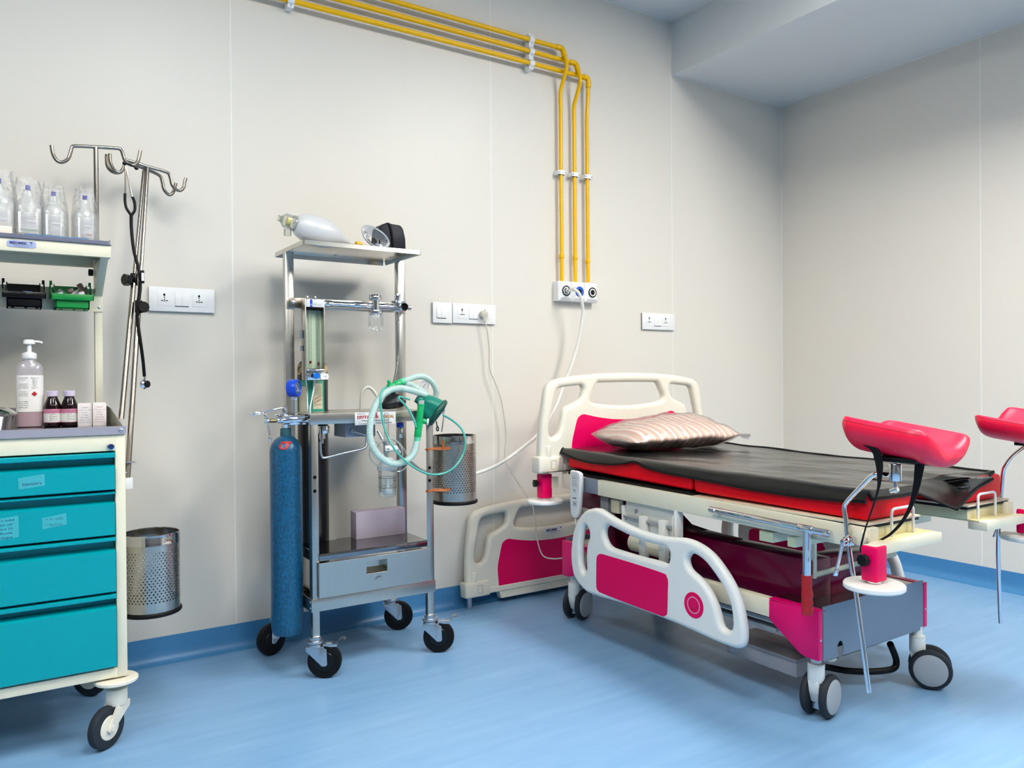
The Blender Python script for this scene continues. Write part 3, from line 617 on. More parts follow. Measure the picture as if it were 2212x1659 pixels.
# ------------------------------------------------------------------ drip bottles wrapped in film on the overhead shelf
zsh = ZS - .009
def drip_bottle(px_, w_, hcap, colr, word, lab, seed):
    y = 2.925; x = PY(px_, 470, y).x; tz = PY(px_, hcap, y).z; H = tz - zsh
    t = thing('drip_bottle', lab, 'bottle', (x, y, zsh), 'film wrapped drip bottles on the overhead shelf')
    def ov(z, a, b, n=28): return [V((x + a * math.copysign(abs(math.cos(2 * PI * k / n)) ** .8, math.cos(2 * PI * k / n)), y + b * math.copysign(abs(math.sin(2 * PI * k / n)) ** .8, math.sin(2 * PI * k / n)), zsh + z)) for k in range(n)]
    MB().rings([ov(z * H, a, b) for z, a, b in ((0, w_ * .9, .028), (.02, w_, .031), (.56, w_, .031), (.62, w_ * .93, .029), (.76, w_ * .45, .02), (.8, w_ * .36, .017), (.86, .015, .014), (.9, .013, .013), (.915, .009, .009))]).build('bottle', m_milky, t)
    MB().cyl((x, y, zsh + H * .91), (x, y, zsh + H), .0068, n=16, bev=.001).build('cap', mat('deep blue cap', '2136a8', .35), t)
    la = MB().box((x - w_ * .62, y - .0337, zsh + .022), (x + w_ * .5, y - .0325, zsh + .088), .0003).build('label', m_paper, t)
    T_ = MB()
    for k in range(5): T_.text('store below 30', (x - w_ * .32, y - .0338, zsh + .074 - k * .007), (-1, 0, 0), (0, 0, -1), .0034, .00005, width=w_ * (.3, .45, .4, .45, .35)[k])
    for k in range(4): T_.text('infusion', (x + w_ * .22, y - .0338, zsh + .082 - k * .005), (-1, 0, 0), (0, 0, -1), .003, .00005, width=w_ * .42)
    T_.build('print', mat('grey print', 'a6a8b6', .6), la)
    MB().text('PARENTERAL', (x + w_ * .2, y - .0338, zsh + .0575), (-1, 0, 0), (0, 0, -1), .0042, .00005, width=w_ * .5).build('maker_print', mat('print blue', '6a7cc0', .6), la)
    if word: MB().text(word, (x + (0 if len(word) > 4 else w_ * .25), y - .0338, zsh + .035), (-1, 0, 0), (0, 0, -1), .0085, .0001, width=w_ * (1.0 if len(word) > 4 else .42)).build('fluid_name', colr, la)
    R = []; rnd = random.Random(seed); nn = 36; hh = H + .02
    for i in range(20):
        f = i / 19; z = f * hh
        a = w_ + .004 if f < .5 else (w_ + .004) * (1 - .35 * ((f - .5) / .5)); b = .0375 if f < .5 else .0375 * (1 - .45 * ((f - .5) / .5))
        row = []
        for k in range(nn):
            th = 2 * PI * k / nn; d = noise.noise(V((math.cos(th) * 3 + seed * 7, math.sin(th) * 3, z * 28))) * (.001 + .01 * max(0, f - .45))
            row.append(V((x + (a + d) * math.cos(th), y + (b + d) * math.sin(th), zsh + .0005 + z + (noise.noise(V((th * 2, seed, 4))) * .018 if i == 19 else 0))))
        R.append(row)
    MB().rings(R, cap=False).build('film_wrap', m_film, t, ang=20)
drip_bottle(-2, .05, 385, mat('print purple', 'a0307c', .5), 'RL', 'film wrapped drip bottle labelled RL at the far left, partly out of frame', 1)
drip_bottle(61, .045, 401, m_inkg, 'DEXTROSE 5%', 'film wrapped drip bottle with a green dextrose label', 2)
drip_bottle(116, .039, 414.5, None, '', 'film wrapped drip bottle with blue print, second from the right', 3)
drip_bottle(183.5, .037, 422.5, m_inkr, 'DNS', 'film wrapped drip bottle with red DNS label at the right end', 4)
a, b = PY(52, 506, 2.866), PY(192, 514, 2.866)
solo(MB().box((a.x, 2.862, zsh + .0), (b.x, 2.885, ZS + .0065), .001), 'folder', mat('blue card', '0a6cab', .4), 'blue folder edge lying along the front of the overhead shelf', 'folder')
a = PY(26, 490, 2.868); solo(MB().box((a.x - .1, 2.862, zsh), (a.x, 2.882, a.z), .001), 'carton', mat('cream card', 'efe2d6', .6), 'low cream carton at the left end of the overhead shelf', 'carton')
# ================================================================== DRIP POLES AND STETHOSCOPE
def hooks(mb, pts, y, r=.0062): mb.tube([PY(*c1(u, v), y) for u, v in pts], r, 10, 5)
xq = PY(207.8, 400, 3.158).x; ztp = PY(207.8, 318, 3.158).z
t = thing('drip_pole', 'steel drip pole standing upright behind the trolley, left of the leaning pair', 'drip pole', (xq, 3.158, 0), 'steel drip poles')
MB().cyl((xq, 3.158, .0), (xq, 3.158, ztp), .008, n=16).build('pole', m_pole, t)
m = MB(); hooks(m, ((460, 140), (475, 220), (510, 278), (560, 292), (610, 262), (634, 200), (645, 162), (672, 148), (860, 156), (1050, 168), (1085, 185), (1103, 230), (1120, 280), (1160, 312), (1200, 318), (1235, 285), (1250, 230), (1258, 188)), 3.158); m.build('hook_bar', m_pole, t)
star = lambda mb, c, r, ax: mb.prism([V(c) + axes(ax)[1] * (r * (1 if k % 2 else .72) * math.cos(PI * k / 5)) + axes(ax)[2] * (r * (1 if k % 2 else .72) * math.sin(PI * k / 5)) for k in range(10)], V(ax).normalized() * .02, .003)
for i, (tp, bt, bar, yq, lab) in enumerate((((319, 362), (275, 1037), ((985, 217), (990, 300), (1030, 368), (1080, 382), (1112, 330), (1125, 285), (1150, 278), (1330, 335), (1490, 380), (1523, 420), (1540, 490), (1568, 530), (1610, 547), (1645, 520), (1655, 470), (1666, 434)), 3.19, 'steel drip pole leaning on the wall, the right one of the leaning pair'),
                                          ((311, 369), (262, 905), ((955, 222), (960, 320), (995, 370), (1040, 388), (1080, 380), (1108, 340), (1125, 300), (1150, 295), (1300, 352), (1420, 405), (1450, 450), (1467, 530), (1500, 575), (1530, 583), (1558, 550), (1577, 478)), 3.21, 'steel drip pole leaning on the wall, the left one of the leaning pair'))):
    a = PY(*tp, yq); b = PY(*bt, 2.92 if i == 0 else 2.98)
    t = thing('drip_pole', lab, 'drip pole', b, 'steel drip poles')
    kf = .47
    MB().cyl(a, a.lerp(b, kf), .0066, n=14).build('inner_rod', m_pole, t)
    MB().cyl(a.lerp(b, kf - .02), b, .0092, n=16).build('outer_tube', m_pole, t)
    m = MB(); hooks(m, bar, yq); m.build('hook_bar', m_pole, t)
    k = a.lerp(b, kf + (.0 if i == 0 else -.01))
    m = MB().cyl(k + V((0, 0, .022)), k - V((0, 0, .022)), .0125, n=16, bev=.002)
    ax = V((.35, -1, 0)) if i == 0 else V((-1, -.5, 0))
    m.cyl(k, k + ax.normalized() * .022, .008, n=12); star(m, k + ax.normalized() * .018 + V((0, 0, -.004)), .0235, ax); m.build('clamp_knob', m_blackg, t)
t = thing('stethoscope', 'black stethoscope hanging from the hook of the drip poles', 'stethoscope', PY(270, 355, 3.08), None)
ys = 3.08
MB().tube([PY(*c1(1118, 305), ys), PY(*c1(1124, 430), ys), PY(*c1(1122, 580), ys)], .0026, 8, 4).tube([PY(*c1(1120, 310), ys), PY(*c1(1140, 400), ys), PY(*c1(1165, 520), ys - .006), PY(*c1(1184, 605), ys - .008)], .0026, 8, 4).build('ear_tubes', m_pole, t)
MB().sph(PY(*c1(1113, 302), ys - .004), .0065).sph(PY(*c1(1222, 348), ys - .01), .006, sc=(1.2, 1, .9)).tube([PY(*c1(1130, 300), ys - .006), PY(*c1(1180, 320), ys - .008), PY(*c1(1222, 346), ys - .01)], .003, 8, 3).build('ear_tips', m_blackg, t)
yk = PY(*c1(1175, 770), ys - .01)
MB().tube([PY(*c1(1120, 572), ys), PY(*c1(1120, 640), ys), PY(*c1(1133, 705), ys - .004), PY(*c1(1172, 765), ys - .01), PY(*c1(1176, 800), ys - .01)], .0048, 10, 5).tube([PY(*c1(1186, 602), ys - .008), PY(*c1(1205, 650), ys - .008), PY(*c1(1208, 720), ys - .01), PY(*c1(1180, 768), ys - .01), PY(*c1(1174, 800), ys - .01)], .0048, 10, 5).tube([PY(x, y, v) for x, y, v in ((283.5, 463, 3.07), (284, 495, 3.07), (289, 540, 3.06), (299, 580, 3.05), (303, 620, 3.04), (298, 655, 3.03), (297, 690, 3.03), (303, 735, 3.03), (308.5, 775, 3.04), (312, 813, 3.05))], .0056, 12, 6).build('rubber_tube', m_black, t)
k = PY(314, 830, 3.05)
cp = MB().lathe([(.008, -.011), (.0165, -.008), (.0175, -.003), (.012, .001), (.008, .006)], k, V((.62, -.78, .05)), 28).cyl(PY(312.5, 812, 3.05), PY(313, 822, 3.05), .004, n=10).build('chest_piece', m_chrome, t)
MB().lathe([(.008, .004), (.0125, .006), (.0125, .011), (.0075, .012)], k, V((.62, -.78, .05)), 24).build('diaphragm_ring', m_black, cp)
MB().box(PY(306, 584, 3.035) + V((-.005, 0, 0)), PY(311, 612, 3.03) + V((.002, .003, 0)), .001).build('tag', m_black, t)
a = PY(308.5, 598, 3.028); MB().box(a + V((-.004, 0, -.014)), a + V((.004, .002, .014))).build('tag_paper', m_paper, t)
# ================================================================== PERFORATED STEEL BINS
def steel_bin(x, y, z0, h, r, label, ties=False):
    t = thing('waste_bin', label, 'waste bin', (x, y, z0), 'small perforated steel waste bins')
    nc, nr = 46, 19; za, zb_ = z0 + h * .17, z0 + h * .80; ch = (zb_ - za) / nr; m = MB(); da = 2 * PI / nc
    P = lambda a, z, rr=r: V((x + rr * math.cos(a), y + rr * math.sin(a), z))
    for i in range(nr):
        for j in range(nc):
            a0 = (j + .5 * (i % 2)) * da; z_ = za + i * ch; ca, cz = a0 + da / 2, z_ + ch / 2; hr = .0028
            o = [(a0, z_), (ca, z_), (a0 + da, z_), (a0 + da, cz), (a0 + da, z_ + ch), (ca, z_ + ch), (a0, z_ + ch), (a0, cz)]
            i8 = [(ca + hr / r * math.cos(k), cz + hr * math.sin(k)) for k in [PI * 1.25 + PI / 4 * q for q in range(8)]]
            vo = [m.bm.verts.new(P(*q)) for q in o]; vi = [m.bm.verts.new(P(*q)) for q in i8]
            for k in range(8): m.bm.faces.new((vo[k], vo[(k + 1) % 8], vi[(k + 1) % 8], vi[k]))
    m.lathe([(r, z0 + .012), (r, za)], (x, y, 0), n=92, cap=False).lathe([(r, zb_), (r, z0 + h - .034)], (x, y, 0), n=92, cap=False)
    m.lathe([(.002, z0 + .012), (r, z0 + .013)], (x, y, 0), n=60, cap=False)
    m.build('perforated_body', m_steel2, t)
    MB().lathe([(r, h - .036), (r + .0022, h - .0345), (r + .0022, h - .031), (r + .0012, h - .029), (r + .0012, h - .002), (r - .0005, h), (r - .003, h - .002), (r - .003, h - .034)], (x, y, z0), n=72, cap=False).build('rim_band', m_mirror, t)
    MB().lathe([(r - .012, 0), (r + .003, 0), (r + .0065, .004), (r + .006, .01), (r + .001, .015), (r - .012, .014)], (x, y, z0), n=60).build('base_ring', m_black, t)
    if ties:
        for zc, k in ((z0 + h * .82, 0), (z0 + h * .225, 1)):
            mm = MB(); xl = x - r
            for d in range(3): mm.tube([(xl + .03, y - r * .8, zc + .003 * d), (xl + .005, y - r * .62, zc + .004 * d - .003), (xl - .035, y - r * .45, zc + .003 * d), (xl - .058, y - .052, zc + .004 - .003 * d), (xl - .06, y - .03, zc), (xl - .03, y - .015, zc + .002 * d), (xl + .001, y - .02, zc)], .0019, 6, 4)
            if k == 0: mm.tube([(xl + .004, y - r * .66, zc), (xl + .004, y - r * .66, zc + .03), (xl + .008, y - r * .64, zc + .03), (xl + .008, y - r * .66, zc)], .0019, 6, 2)
            mm.build('tie', m_copper, t)
    return t
steel_bin(.4245, 2.86, .332, .268, .0895, 'perforated steel bin hung on the right side of the teal drawer trolley')
# ================================================================== ANAESTHESIA TROLLEY
YF, YR_, YBK = 2.82, 3.07, 3.2
GX0, GX1 = .963, 1.468
gt = thing('anaesthesia_trolley', 'stainless steel gas trolley with top tray, drawer and four black castors', 'trolley', (1.21, 3.0, 0), None)
for x0, x1, y, z1 in ((GX0, GX0 + .028, YF, .96), (GX1 - .03, GX1, YF, .96)):
    s_ = 1 if x0 == GX0 else -1; xo = x0 if s_ > 0 else x1
    MB().box((x0, y, .13), (x1, y + .003, z1), .001).box((xo, y, .13), (xo + s_ * .003, y + .028, z1), .001).box((x0 + .002, y + .002, .13), (x1 - .002, y + .026, .3), .001).build('post', m_steel, gt)
    h = MB()
    for px_, py in (((680, 1031), (680, 1061)) if s_ > 0 else ((928, 1010.5), (928, 1038))): q = PY(px_, py, y); h.cyl((q.x, y - .0008, q.z), (q.x, y + .003, q.z), .0065, n=16)
    h.build('post_holes', m_dark, gt)
for x0, x1 in ((.951, .986), (1.434, 1.47)):
    MB().box((x0, YR_, .25), (x1, YR_ + .03, 1.613), .002).build('upright', m_steel, gt)
# top tray
tz = 1.626; tx0, tx1, ty0, ty1 = .958, 1.442, 2.866, 3.225
m = MB().box((tx0, ty0, tz), (tx1, ty1, tz + .0016))
k = .003; h_ = -.0165
def lip(a, b, o): m.prism([V(a), V(b), V(b) + V(o), V(a) + V(o)], V((0, 0, -.0016)) if o[2] == 0 else V(o).cross(V(b) - V(a)).normalized() * .0016)
lip((tx0 + .004, ty0, tz), (tx1 - .004, ty0, tz), (0, -k, h_)); lip((tx0 + .004, ty1, tz), (tx1 - .004, ty1, tz), (0, k, h_))
lip((tx0, ty0 + .004, tz), (tx0, ty1 - .004, tz), (-k, 0, h_)); lip((tx1, ty0 + .004, tz), (tx1, ty1 - .004, tz), (k, 0, h_))
m.build('top_tray', mat('tray steel', 'bcb8ae', .18, 1, .05, 6, stretch=(40, 1, 1)), gt)
for x, y in ((1.0, 2.9), (1.2, 2.92), (1.405, 2.92), (.985, 3.1), (1.19, 3.15), (1.42, 3.1)): MB().cyl((x, y, tz - .002), (x, y, tz), .008, n=16).build('rivet', m_white, gt)
# mid shelf with front rail, notched for the black cylinder
zr0, zr1 = .939, .979
notch = [(GX0, YF + .002), (GX1, YF + .002), (GX1, YR_ + .12), (1.15, YR_ + .12), (1.15, 3.05), (GX0, 3.05)]
MB().prism([(x, y, zr1 - .003) for x, y in notch], (0, 0, .003)).box((GX0 - .003, YF - .002, zr0), (GX1 + .002, YF + .001, zr1), .001).box((GX1 - .001, YF, zr0), (GX1 + .002, YR_ + .12, zr1), .001).box((1.15, YR_ + .118, zr0), (GX1, YR_ + .12, zr1)).build('mid_shelf', m_steel2, gt)
# sign
a, b = PY(766.6, 903, YF - .003), PY(854.5, 903, YF - .003); z0, z1 = PY(767, 918.5, YF).z, PY(767, 891, YF).z; xc = (a.x + b.x) / 2
sg = MB().box((a.x, YF - .0036, z0), (b.x, YF - .002, z1), .0004).build('sign', m_paper, gt)
hz = z1 - z0; yq = YF - .0042
MB().text('DIVYA SUR', (a.x + .052, yq, z0 + hz * .5), (1, 0, 0), (0, 0, 1), .016, .0002, width=.088, bold=.0006).lathe([(.006, 0), (.0066, .0002), (.0052, .0002)], (xc, yq, z0 + hz * .86), (0, -1, 0), 20).build('lettering', m_inkr, sg)
MB().text('GICAL', (b.x - .03, yq, z0 + hz * .5), (1, 0, 0), (0, 0, 1), .016, .0002, width=.047, bold=.0006).build('lettering', m_inko, sg)
MB().text('Website : www.divyasurgical.com', (xc, yq, z0 + hz * .27), (1, 0, 0), (0, 0, 1), .0095, .0002, width=.115).text('Contact No. : 09825000000', (xc, yq, z0 + hz * .05), (1, 0, 0), (0, 0, 1), .0085, .0002, width=.135).text('ISO 9001 : 2015', (a.x + .022, yq, z1 - .007), (1, 0, 0), (0, 0, 1), .005, .0002, width=.03).build('lettering', m_ink, sg)
# lower shelf, drawer, base
sz = .458
low = [(.99, YF), (1.44, YF), (1.44, 3.06), (1.15, 3.06), (1.15, 3.045), (.99, 3.045)]
MB().prism([(x, y, sz - .003) for x, y in low], (0, 0, .003)).box((.99, YF - .004, sz - .026), (1.437, YF, sz + .001), .001).build('lower_shelf', mat('dark polished shelf steel', '8c8a8c', .1, 1, .04), gt)
dx0, dx1, dz0, dz1 = .985, 1.443, .297, .427
ha, hb = PY(791, 1225, YF - .01), PY(835.5, 1225, YF - .01); hz0, hz1 = PY(792, 1239.5, YF - .01).z, PY(812, 1209.5, YF - .01).z
dw = MB().plate([(dx0, dz0), (dx1, dz0), (dx1, dz1), (dx0, dz1)], [[(ha.x, hz0), (hb.x, hz0), (hb.x, hz1), (ha.x, hz1)]], .012, .001, lambda c: V((c.x, YF - .009 - c.z, c.y)), k=0)
dw.box((dx0 + .004, YF - .004, dz0 + .004), (dx1 - .004, YF + .2, dz0 + .006)).box((dx0 + .004, YF, dz0 + .004), (dx0 + .006, YF + .2, dz1 - .01)).box((dx1 - .006, YF, dz0 + .004), (dx1 - .004, YF + .2, dz1 - .01))
dw = dw.build('drawer', m_steel2, gt)
hm = MB().box((ha.x - .004, YF - .003, hz0 - .003), (hb.x + .004, YF + .03, hz0)).box((ha.x - .004, YF + .026, hz0), (hb.x + .004, YF + .03, hz1)).box((ha.x - .004, YF - .003, hz1), (hb.x + .004, YF + .03, hz1 + .002)).box((hb.x + .002, YF - .003, hz0), (hb.x + .005, YF + .03, hz1)).box((ha.x - .005, YF - .003, hz0), (ha.x - .002, YF + .03, hz1))
hm.prism([(ha.x, YF - .014, hz0 + .001), (ha.x, YF + .026, hz0 + .017), (ha.x, YF + .026, hz0)], (hb.x - ha.x, 0, 0)).build('handle_recess', m_steel2, dw)
q = PY(815, 1247, YF - .0152); mk = MB()
for k_ in range(4): mk.tube([(q.x - .012 + k_ * .004, q.y, q.z - .008), (q.x - .004 + k_ * .004, q.y, q.z + .002), (q.x + .004 + k_ * .004, q.y, q.z + .004), (q.x + .01 + k_ * .003, q.y, q.z - .002)], .0005, 4, 3)
mk.build('engraved_mark', m_ink, dw)
m = MB().box((GX0 - .004, YF - .004, .247), (GX1 + .004, YF + .002, .294), .001).box((GX0 - .004, YF, .247), (GX0, YBK, .294), .001).box((GX1, YF, .247), (GX1 + .004, YBK, .294), .001).box((GX0, YBK - .004, .247), (GX1, YBK, .294), .001)
m.box((GX0, YF, .247), (GX1, YBK, .25)).build('base_frame', m_steel2, gt)
m = MB()
for z in (.259, .282): m.cyl((GX0 - .0055, YF + .012, z), (GX0 - .003, YF + .012, z), .005, n=12)
m.build('rivet', m_zinc, gt)
def zinc_castor(x, y, head, brake, zt):
    st = V((x, y, 0)); hd = V((math.cos(head), math.sin(head), 0)); ax = V((-hd.y, hd.x, 0)); r = .0625; wc = st + hd * .035 + V((0, 0, r))
    f = MB().cyl(st + V((0, 0, .118)), st + V((0, 0, .128)), .027, n=28, bev=.002).cyl(st + V((0, 0, .13)), st + V((0, 0, .14)), .031, n=28, bev=.003).cyl(st + V((0, 0, .138)), st + V((0, 0, .152)), .022, n=24)
    for s_ in (-1, 1):
        p = [st + hd * d + V((0, 0, z)) + ax * s_ * .021 for d, z in ((-.03, .119), (.03, .119), (.046, .11), (.048, .054), (.042, .048), (.028, .048), (.022, .055), (-.03, .105))]
        f.prism(p, ax * s_ * .0025, .0004).cyl(wc + ax * s_ * .022, wc + ax * s_ * .03, .007, n=6)
    f.prism([st + hd * d + V((0, 0, .117)) + ax * w_ for d, w_ in ((-.03, -.022), (.035, -.022), (.035, .022), (-.03, .022))], (0, 0, .003))
    c = f.build('castor', m_zinc, gt)
    wheel(wc, ax, r, .032, .044, m_black, m_blackg, c)
    if brake:
        b = MB().bar(st + hd * .03 + V((0, 0, .122)), st + hd * .082 + V((0, 0, .122)), .03, .012, .002).bar(st + hd * .04 + V((0, 0, .129)), st + hd * .062 + V((0, 0, .13)), .014, .006, .001)
        b.grid([[st + hd * d + ax * w_ + V((0, 0, z)) for w_ in (-.016, 0, .016)] for d, z in ((.078, .118), (.081, .128), (.086, .138), (.096, .146), (.107, .147), (.112, .143))]).grid([[st + hd * d + ax * w_ + V((0, 0, z - .002)) for w_ in (-.016, 0, .016)] for d, z in ((.078, .118), (.081, .128), (.086, .138), (.096, .146), (.107, .147), (.112, .143))])
        b.build('brake_lever', m_zinc, c)
    MB().box((x - .012, y - .012, .15), (x + .012, y + .012, .26), .001).build('leg', m_steel2, gt)
zinc_castor(.977, YF + .014, rad(-31), True, 0); zinc_castor(1.454, YF + .014, rad(-28), True, 0)
zinc_castor(1.44, 3.185, rad(-20), False, 0); zinc_castor(.945, 3.185, rad(200), False, 0)
# manifold rail with valve, flow meter, jar
g4 = lambda u, v, y: PY(530 + u / 4.096, 430 + v / 4.096, y)
g7 = lambda u, v, y: PY(530 + u / 5.183, 640 + v / 5.183, y)
g6 = lambda u, v, y: PY(760 + u / 5.529, 790 + v / 5.529, y)
g5 = lambda u, v, y: PY(520 + u / 4.096, 780 + v / 4.096, y)
ym = 3.03; zc = g4(1000, 942, ym).z
MB().box((.955, YR_ - .006, zc - .02), (1.468, YR_, zc + .022), .001).build('manifold_bar', m_steel2, gt)
m = MB(); xa_, xb_ = g4(690, 930, ym).x, g4(1330, 955, ym).x
m.cyl((xa_, ym, zc), (xb_, ym, zc), .013, n=24)
for u0, u1 in ((700, 765), (955, 1085)): m.cyl((g4(u0, 930, ym).x, ym, zc), (g4(u1, 930, ym).x, ym, zc), .0155, n=24, bev=.001)
m.build('manifold_tube', m_chrome, gt)
q = g4(450, 922, YR_ - .02)
MB().box((.962, YR_ - .014, zc - .018), (1.012, YR_ - .002, zc + .022), .002).build('clamp_bracket', mat('bronze steel', '8d857a', .3, 1), gt)
MB().cyl((g4(412, 920, YR_).x, YR_ - .019, zc + .003), (g4(412, 920, YR_).x, YR_ - .012, zc + .003), .008, n=20, bev=.001).build('bolt', m_zinc, gt)
# glass trap jar hanging from a chrome head
q = g4(1152, 940, 3.015); jx, jy = q.x, 3.015
zj = lambda v: g4(1152, v, jy).z
MB().cyl((jx, jy, zj(895)), (jx, jy, zj(860)), .026, n=30, bev=.002).cyl((jx, jy, zj(985)), (jx, jy, zj(890)), .016, n=24).cyl((jx, jy, zj(1022)), (jx, jy, zj(985)), .029, n=30, bev=.002).lathe([(.02, 0), (.026, .002), (.026, .006)], (jx, jy, zj(862)), n=24).build('trap_head', m_chrome, gt)
gl = MB().lathe([(.02, zj(1168)), (.026, zj(1160)), (.0315, zj(1110)), (.031, zj(1045)), (.027, zj(1022))], (jx, jy, 0), n=36).build('trap_jar', m_glass, gt)
# valve block at the right end
q = g4(1352, 950, 3.02); vx, vy = q.x, 3.02; zv = lambda v: g4(1352, v, vy).z
MB().box((vx - .019, vy - .02, zv(1000)), (vx + .026, vy + .03, zv(900)), .002).cyl((vx - .002, vy, zv(905)), (vx - .002, vy, zv(838)), .0125, n=22, bev=.001).cyl((vx + .022, vy, zc), (vx + .058, vy, zc), .0095, n=20).cyl((vx + .04, vy, zc), (vx + .056, vy, zc), .0115, n=20).cyl((vx, vy, zv(1040)), (vx, vy, zv(1000)), .008, n=6).cyl((vx, vy, zv(1075)), (vx, vy, zv(1040)), .006, n=14).lathe([(.016, 0), (.0185, .008), (.0155, .012), (.012, .002)], (vx + .016, vy - .02, zc), (0, -1, 0), 26).build('valve_block', m_chrome, gt)
MB().cyl((vx + .016, vy - .0205, zc), (vx + .016, vy - .024, zc), .0125, n=22).build('valve_port', m_dark, gt)
MB().tube([(vx, vy, zv(1070)), g4(1352, 1200, 3.01), g4(1350, 1400, 3.0), g4(1335, 1520, 2.98), g4(1318, 1600, 2.96), g4(1308, 1640, 2.95)], .0048, 10, 5).build('clear_line', clear('smoke tubing', '9fa6a8', .35, .15, body=.35, bodycol='8a9294'), gt)
# flow meter
yf = 2.99
fa, fb = g7(684, 400, yf).x, g7(886, 400, yf).x; fz = lambda v: g7(780, v, yf).z
fm = MB().box((fa - .004, yf, fz(940)), (fa, yf + .05, fz(28)), .001).box((fb - .002, yf, fz(940)), (fb + .001, yf + .05, fz(28)), .001).box((fa, yf + .046, fz(940)), (fb, yf + .05, fz(28))).build('flow_meter', m_steel2, gt)
MB().box((fa, yf + .035, fz(806)), (fb, yf + .044, fz(148))).build('back_plate', mat('pale green backing', 'd5e6c4', .5), fm)
hd = MB().box((fa, yf - .002, fz(122)), (fb - .003, yf + .04, fz(36)), .001).build('header', m_white2, fm)
MB().box((fa, yf - .0025, fz(150)), (fb - .003, yf + .04, fz(122))).build('header_base', m_dark, fm)
MB().box((g7(722, 80, yf).x, yf - .003, fz(120)), (g7(748, 80, yf).x, yf - .001, fz(38))).build('blue_band', m_bluec, hd)
MB().text('O2', (g7(735, 80, yf).x, yf - .0034, fz(104)), (1, 0, 0), (0, 0, 1), .008, .0001).build('print', m_paper, hd)
MB().text('N2O', (g7(776, 80, yf).x, yf - .0024, fz(96)), (1, 0, 0), (0, 0, 1), .007, .0001).text('L/min', (g7(826, 80, yf).x, yf - .0024, fz(100)), (1, 0, 0), (0, 0, 1), .005, .0001).build('print', m_inkg, hd)
for u in (705, 795): MB().cyl((g7(u, 0, yf).x, yf + .012, fz(38)), (g7(u, 0, yf).x, yf + .012, fz(-2)), .005, n=14, bev=.001).build('top_screw', m_zinc, fm)
for u, fl in ((730, 735), (822, 750)):
    xq_ = g7(u, 400, yf + .015).x
    MB().cyl((xq_, yf + .02, fz(800)), (xq_, yf + .02, fz(152)), .0065, n=18).build('flow_tube', m_glass, fm)
    MB().lathe([(.001, 0), (.0055, .003), (.0035, .006), (.006, .0095), (.005, .0115)], (xq_, yf + .02, fz(fl + 20)), n=16).build('float', mat('float maroon', '7a1630', .4), fm)
    sc_ = MB(); nn_ = 46 if u > 800 else 38
    for k_ in range(nn_):
        z = fz(700) + (fz(200) - fz(700)) * k_ / (nn_ - 1); L_ = .009 if k_ % 5 == 0 else .0045
        sc_.box((xq_ - .003 - L_ / 2, yf + .0345, z - .00025), (xq_ - .003 + L_ / 2, yf + .035, z + .00025))
        if k_ % 5 == 0: sc_.text(str(k_ // 5 + 1), (xq_ + .0075, yf + .0345, z - .0016), (1, 0, 0), (0, 0, 1), .0045, .0001)
    sc_.text('L', (xq_, yf + .0345, fz(190)), (1, 0, 0), (0, 0, 1), .007, .0001)
    sc_.build('scale', m_ink, fm)
MB().box((fa, yf - .004, fz(938)), (fb, yf + .04, fz(818)), .003).cyl((g7(700, 880, yf).x, yf - .004, fz(885)), (g7(700, 880, yf).x, yf - .02, fz(885)), .007, n=16).build('control_block', m_chrome, fm)
kx = g7(785, 890, yf - .02)
MB().prism([kx + V((.0125 * (1 if k_ % 2 else .88) * math.cos(PI * k_ / 8), 0, .0125 * (1 if k_ % 2 else .88) * math.sin(PI * k_ / 8))) for k_ in range(16)], (0, -.014, 0), .0015).build('control_knob', mat('sky blue knob', '0c6ad0', .3), fm)
tg = MB().prism([(x, yf - .008, z) for x, z in ((g7(826, 0, yf).x, fz(930)), (g7(905, 0, yf).x, fz(932)), (g7(918, 0, yf).x, fz(912)), (g7(916, 0, yf).x, fz(885)), (g7(900, 0, yf).x, fz(862)), (g7(826, 0, yf).x, fz(868)))], (0, .003, 0)).build('tag', m_white, fm)
MB().text('O2', (g7(880, 0, yf).x, yf - .0085, fz(908)), (1, 0, 0), (0, 0, 1), .009, .0001).build('print', m_ink, tg)
m = MB()
m.tube([g7(676, 935, yf), g7(690, 1060, yf), g7(696, 1200, yf - .01), g7(702, 1300, yf - .02), g7(715, 1330, yf - .03)], .0032, 8, 5).tube([g7(772, 935, yf), g7(770, 1020, yf), g7(745, 1150, yf - .01), g7(728, 1250, yf - .02), g7(728, 1320, yf - .03)], .0036, 8, 5)
m.build('steel_line', m_zinc, gt)
for v0, v1 in ((380, 470), (555, 610)): MB().cyl((fa - .01, yf + .03, fz(v1)), (fa - .01, yf + .03, fz(v0)), .006, n=10).build('rear_fitting', m_zinc, fm)
# things slung under the front rail
q = g5(735, 600, 2.86)
m = MB().cyl((q.x, 2.86, g5(735, 640, 2.86).z), (q.x, 2.86, g5(735, 572, 2.86).z), .021, n=26, bev=.002).cyl((q.x - .006, 2.86, g5(700, 690, 2.86).z), (q.x - .006, 2.86, g5(700, 640, 2.86).z), .011, n=18).cyl((q.x - .008, 2.86, g5(700, 730, 2.86).z), (q.x - .008, 2.86, g5(700, 690, 2.86).z), .007, n=6)
m.build('regulator', m_chrome, gt)
MB().tube([g5(704, 715, 2.86), g5(706, 790, 2.86), g5(716, 840, 2.86), g5(745, 856, 2.86), g5(900, 818, 2.87), g5(1060, 782, 2.88), g5(1100, 765, 2.88), g5(1112, 735, 2.885), g5(1112, 670, 2.89)], .0048, 10, 5).build('support_pipe', m_zinc, gt)
q = g5(1410, 560, 2.86)
MB().cyl((q.x, 2.86, g5(1410, 585, 2.86).z), (q.x, 2.86, g5(1410, 545, 2.86).z), .014, n=22).build('regulator_ring', m_bluec, gt)
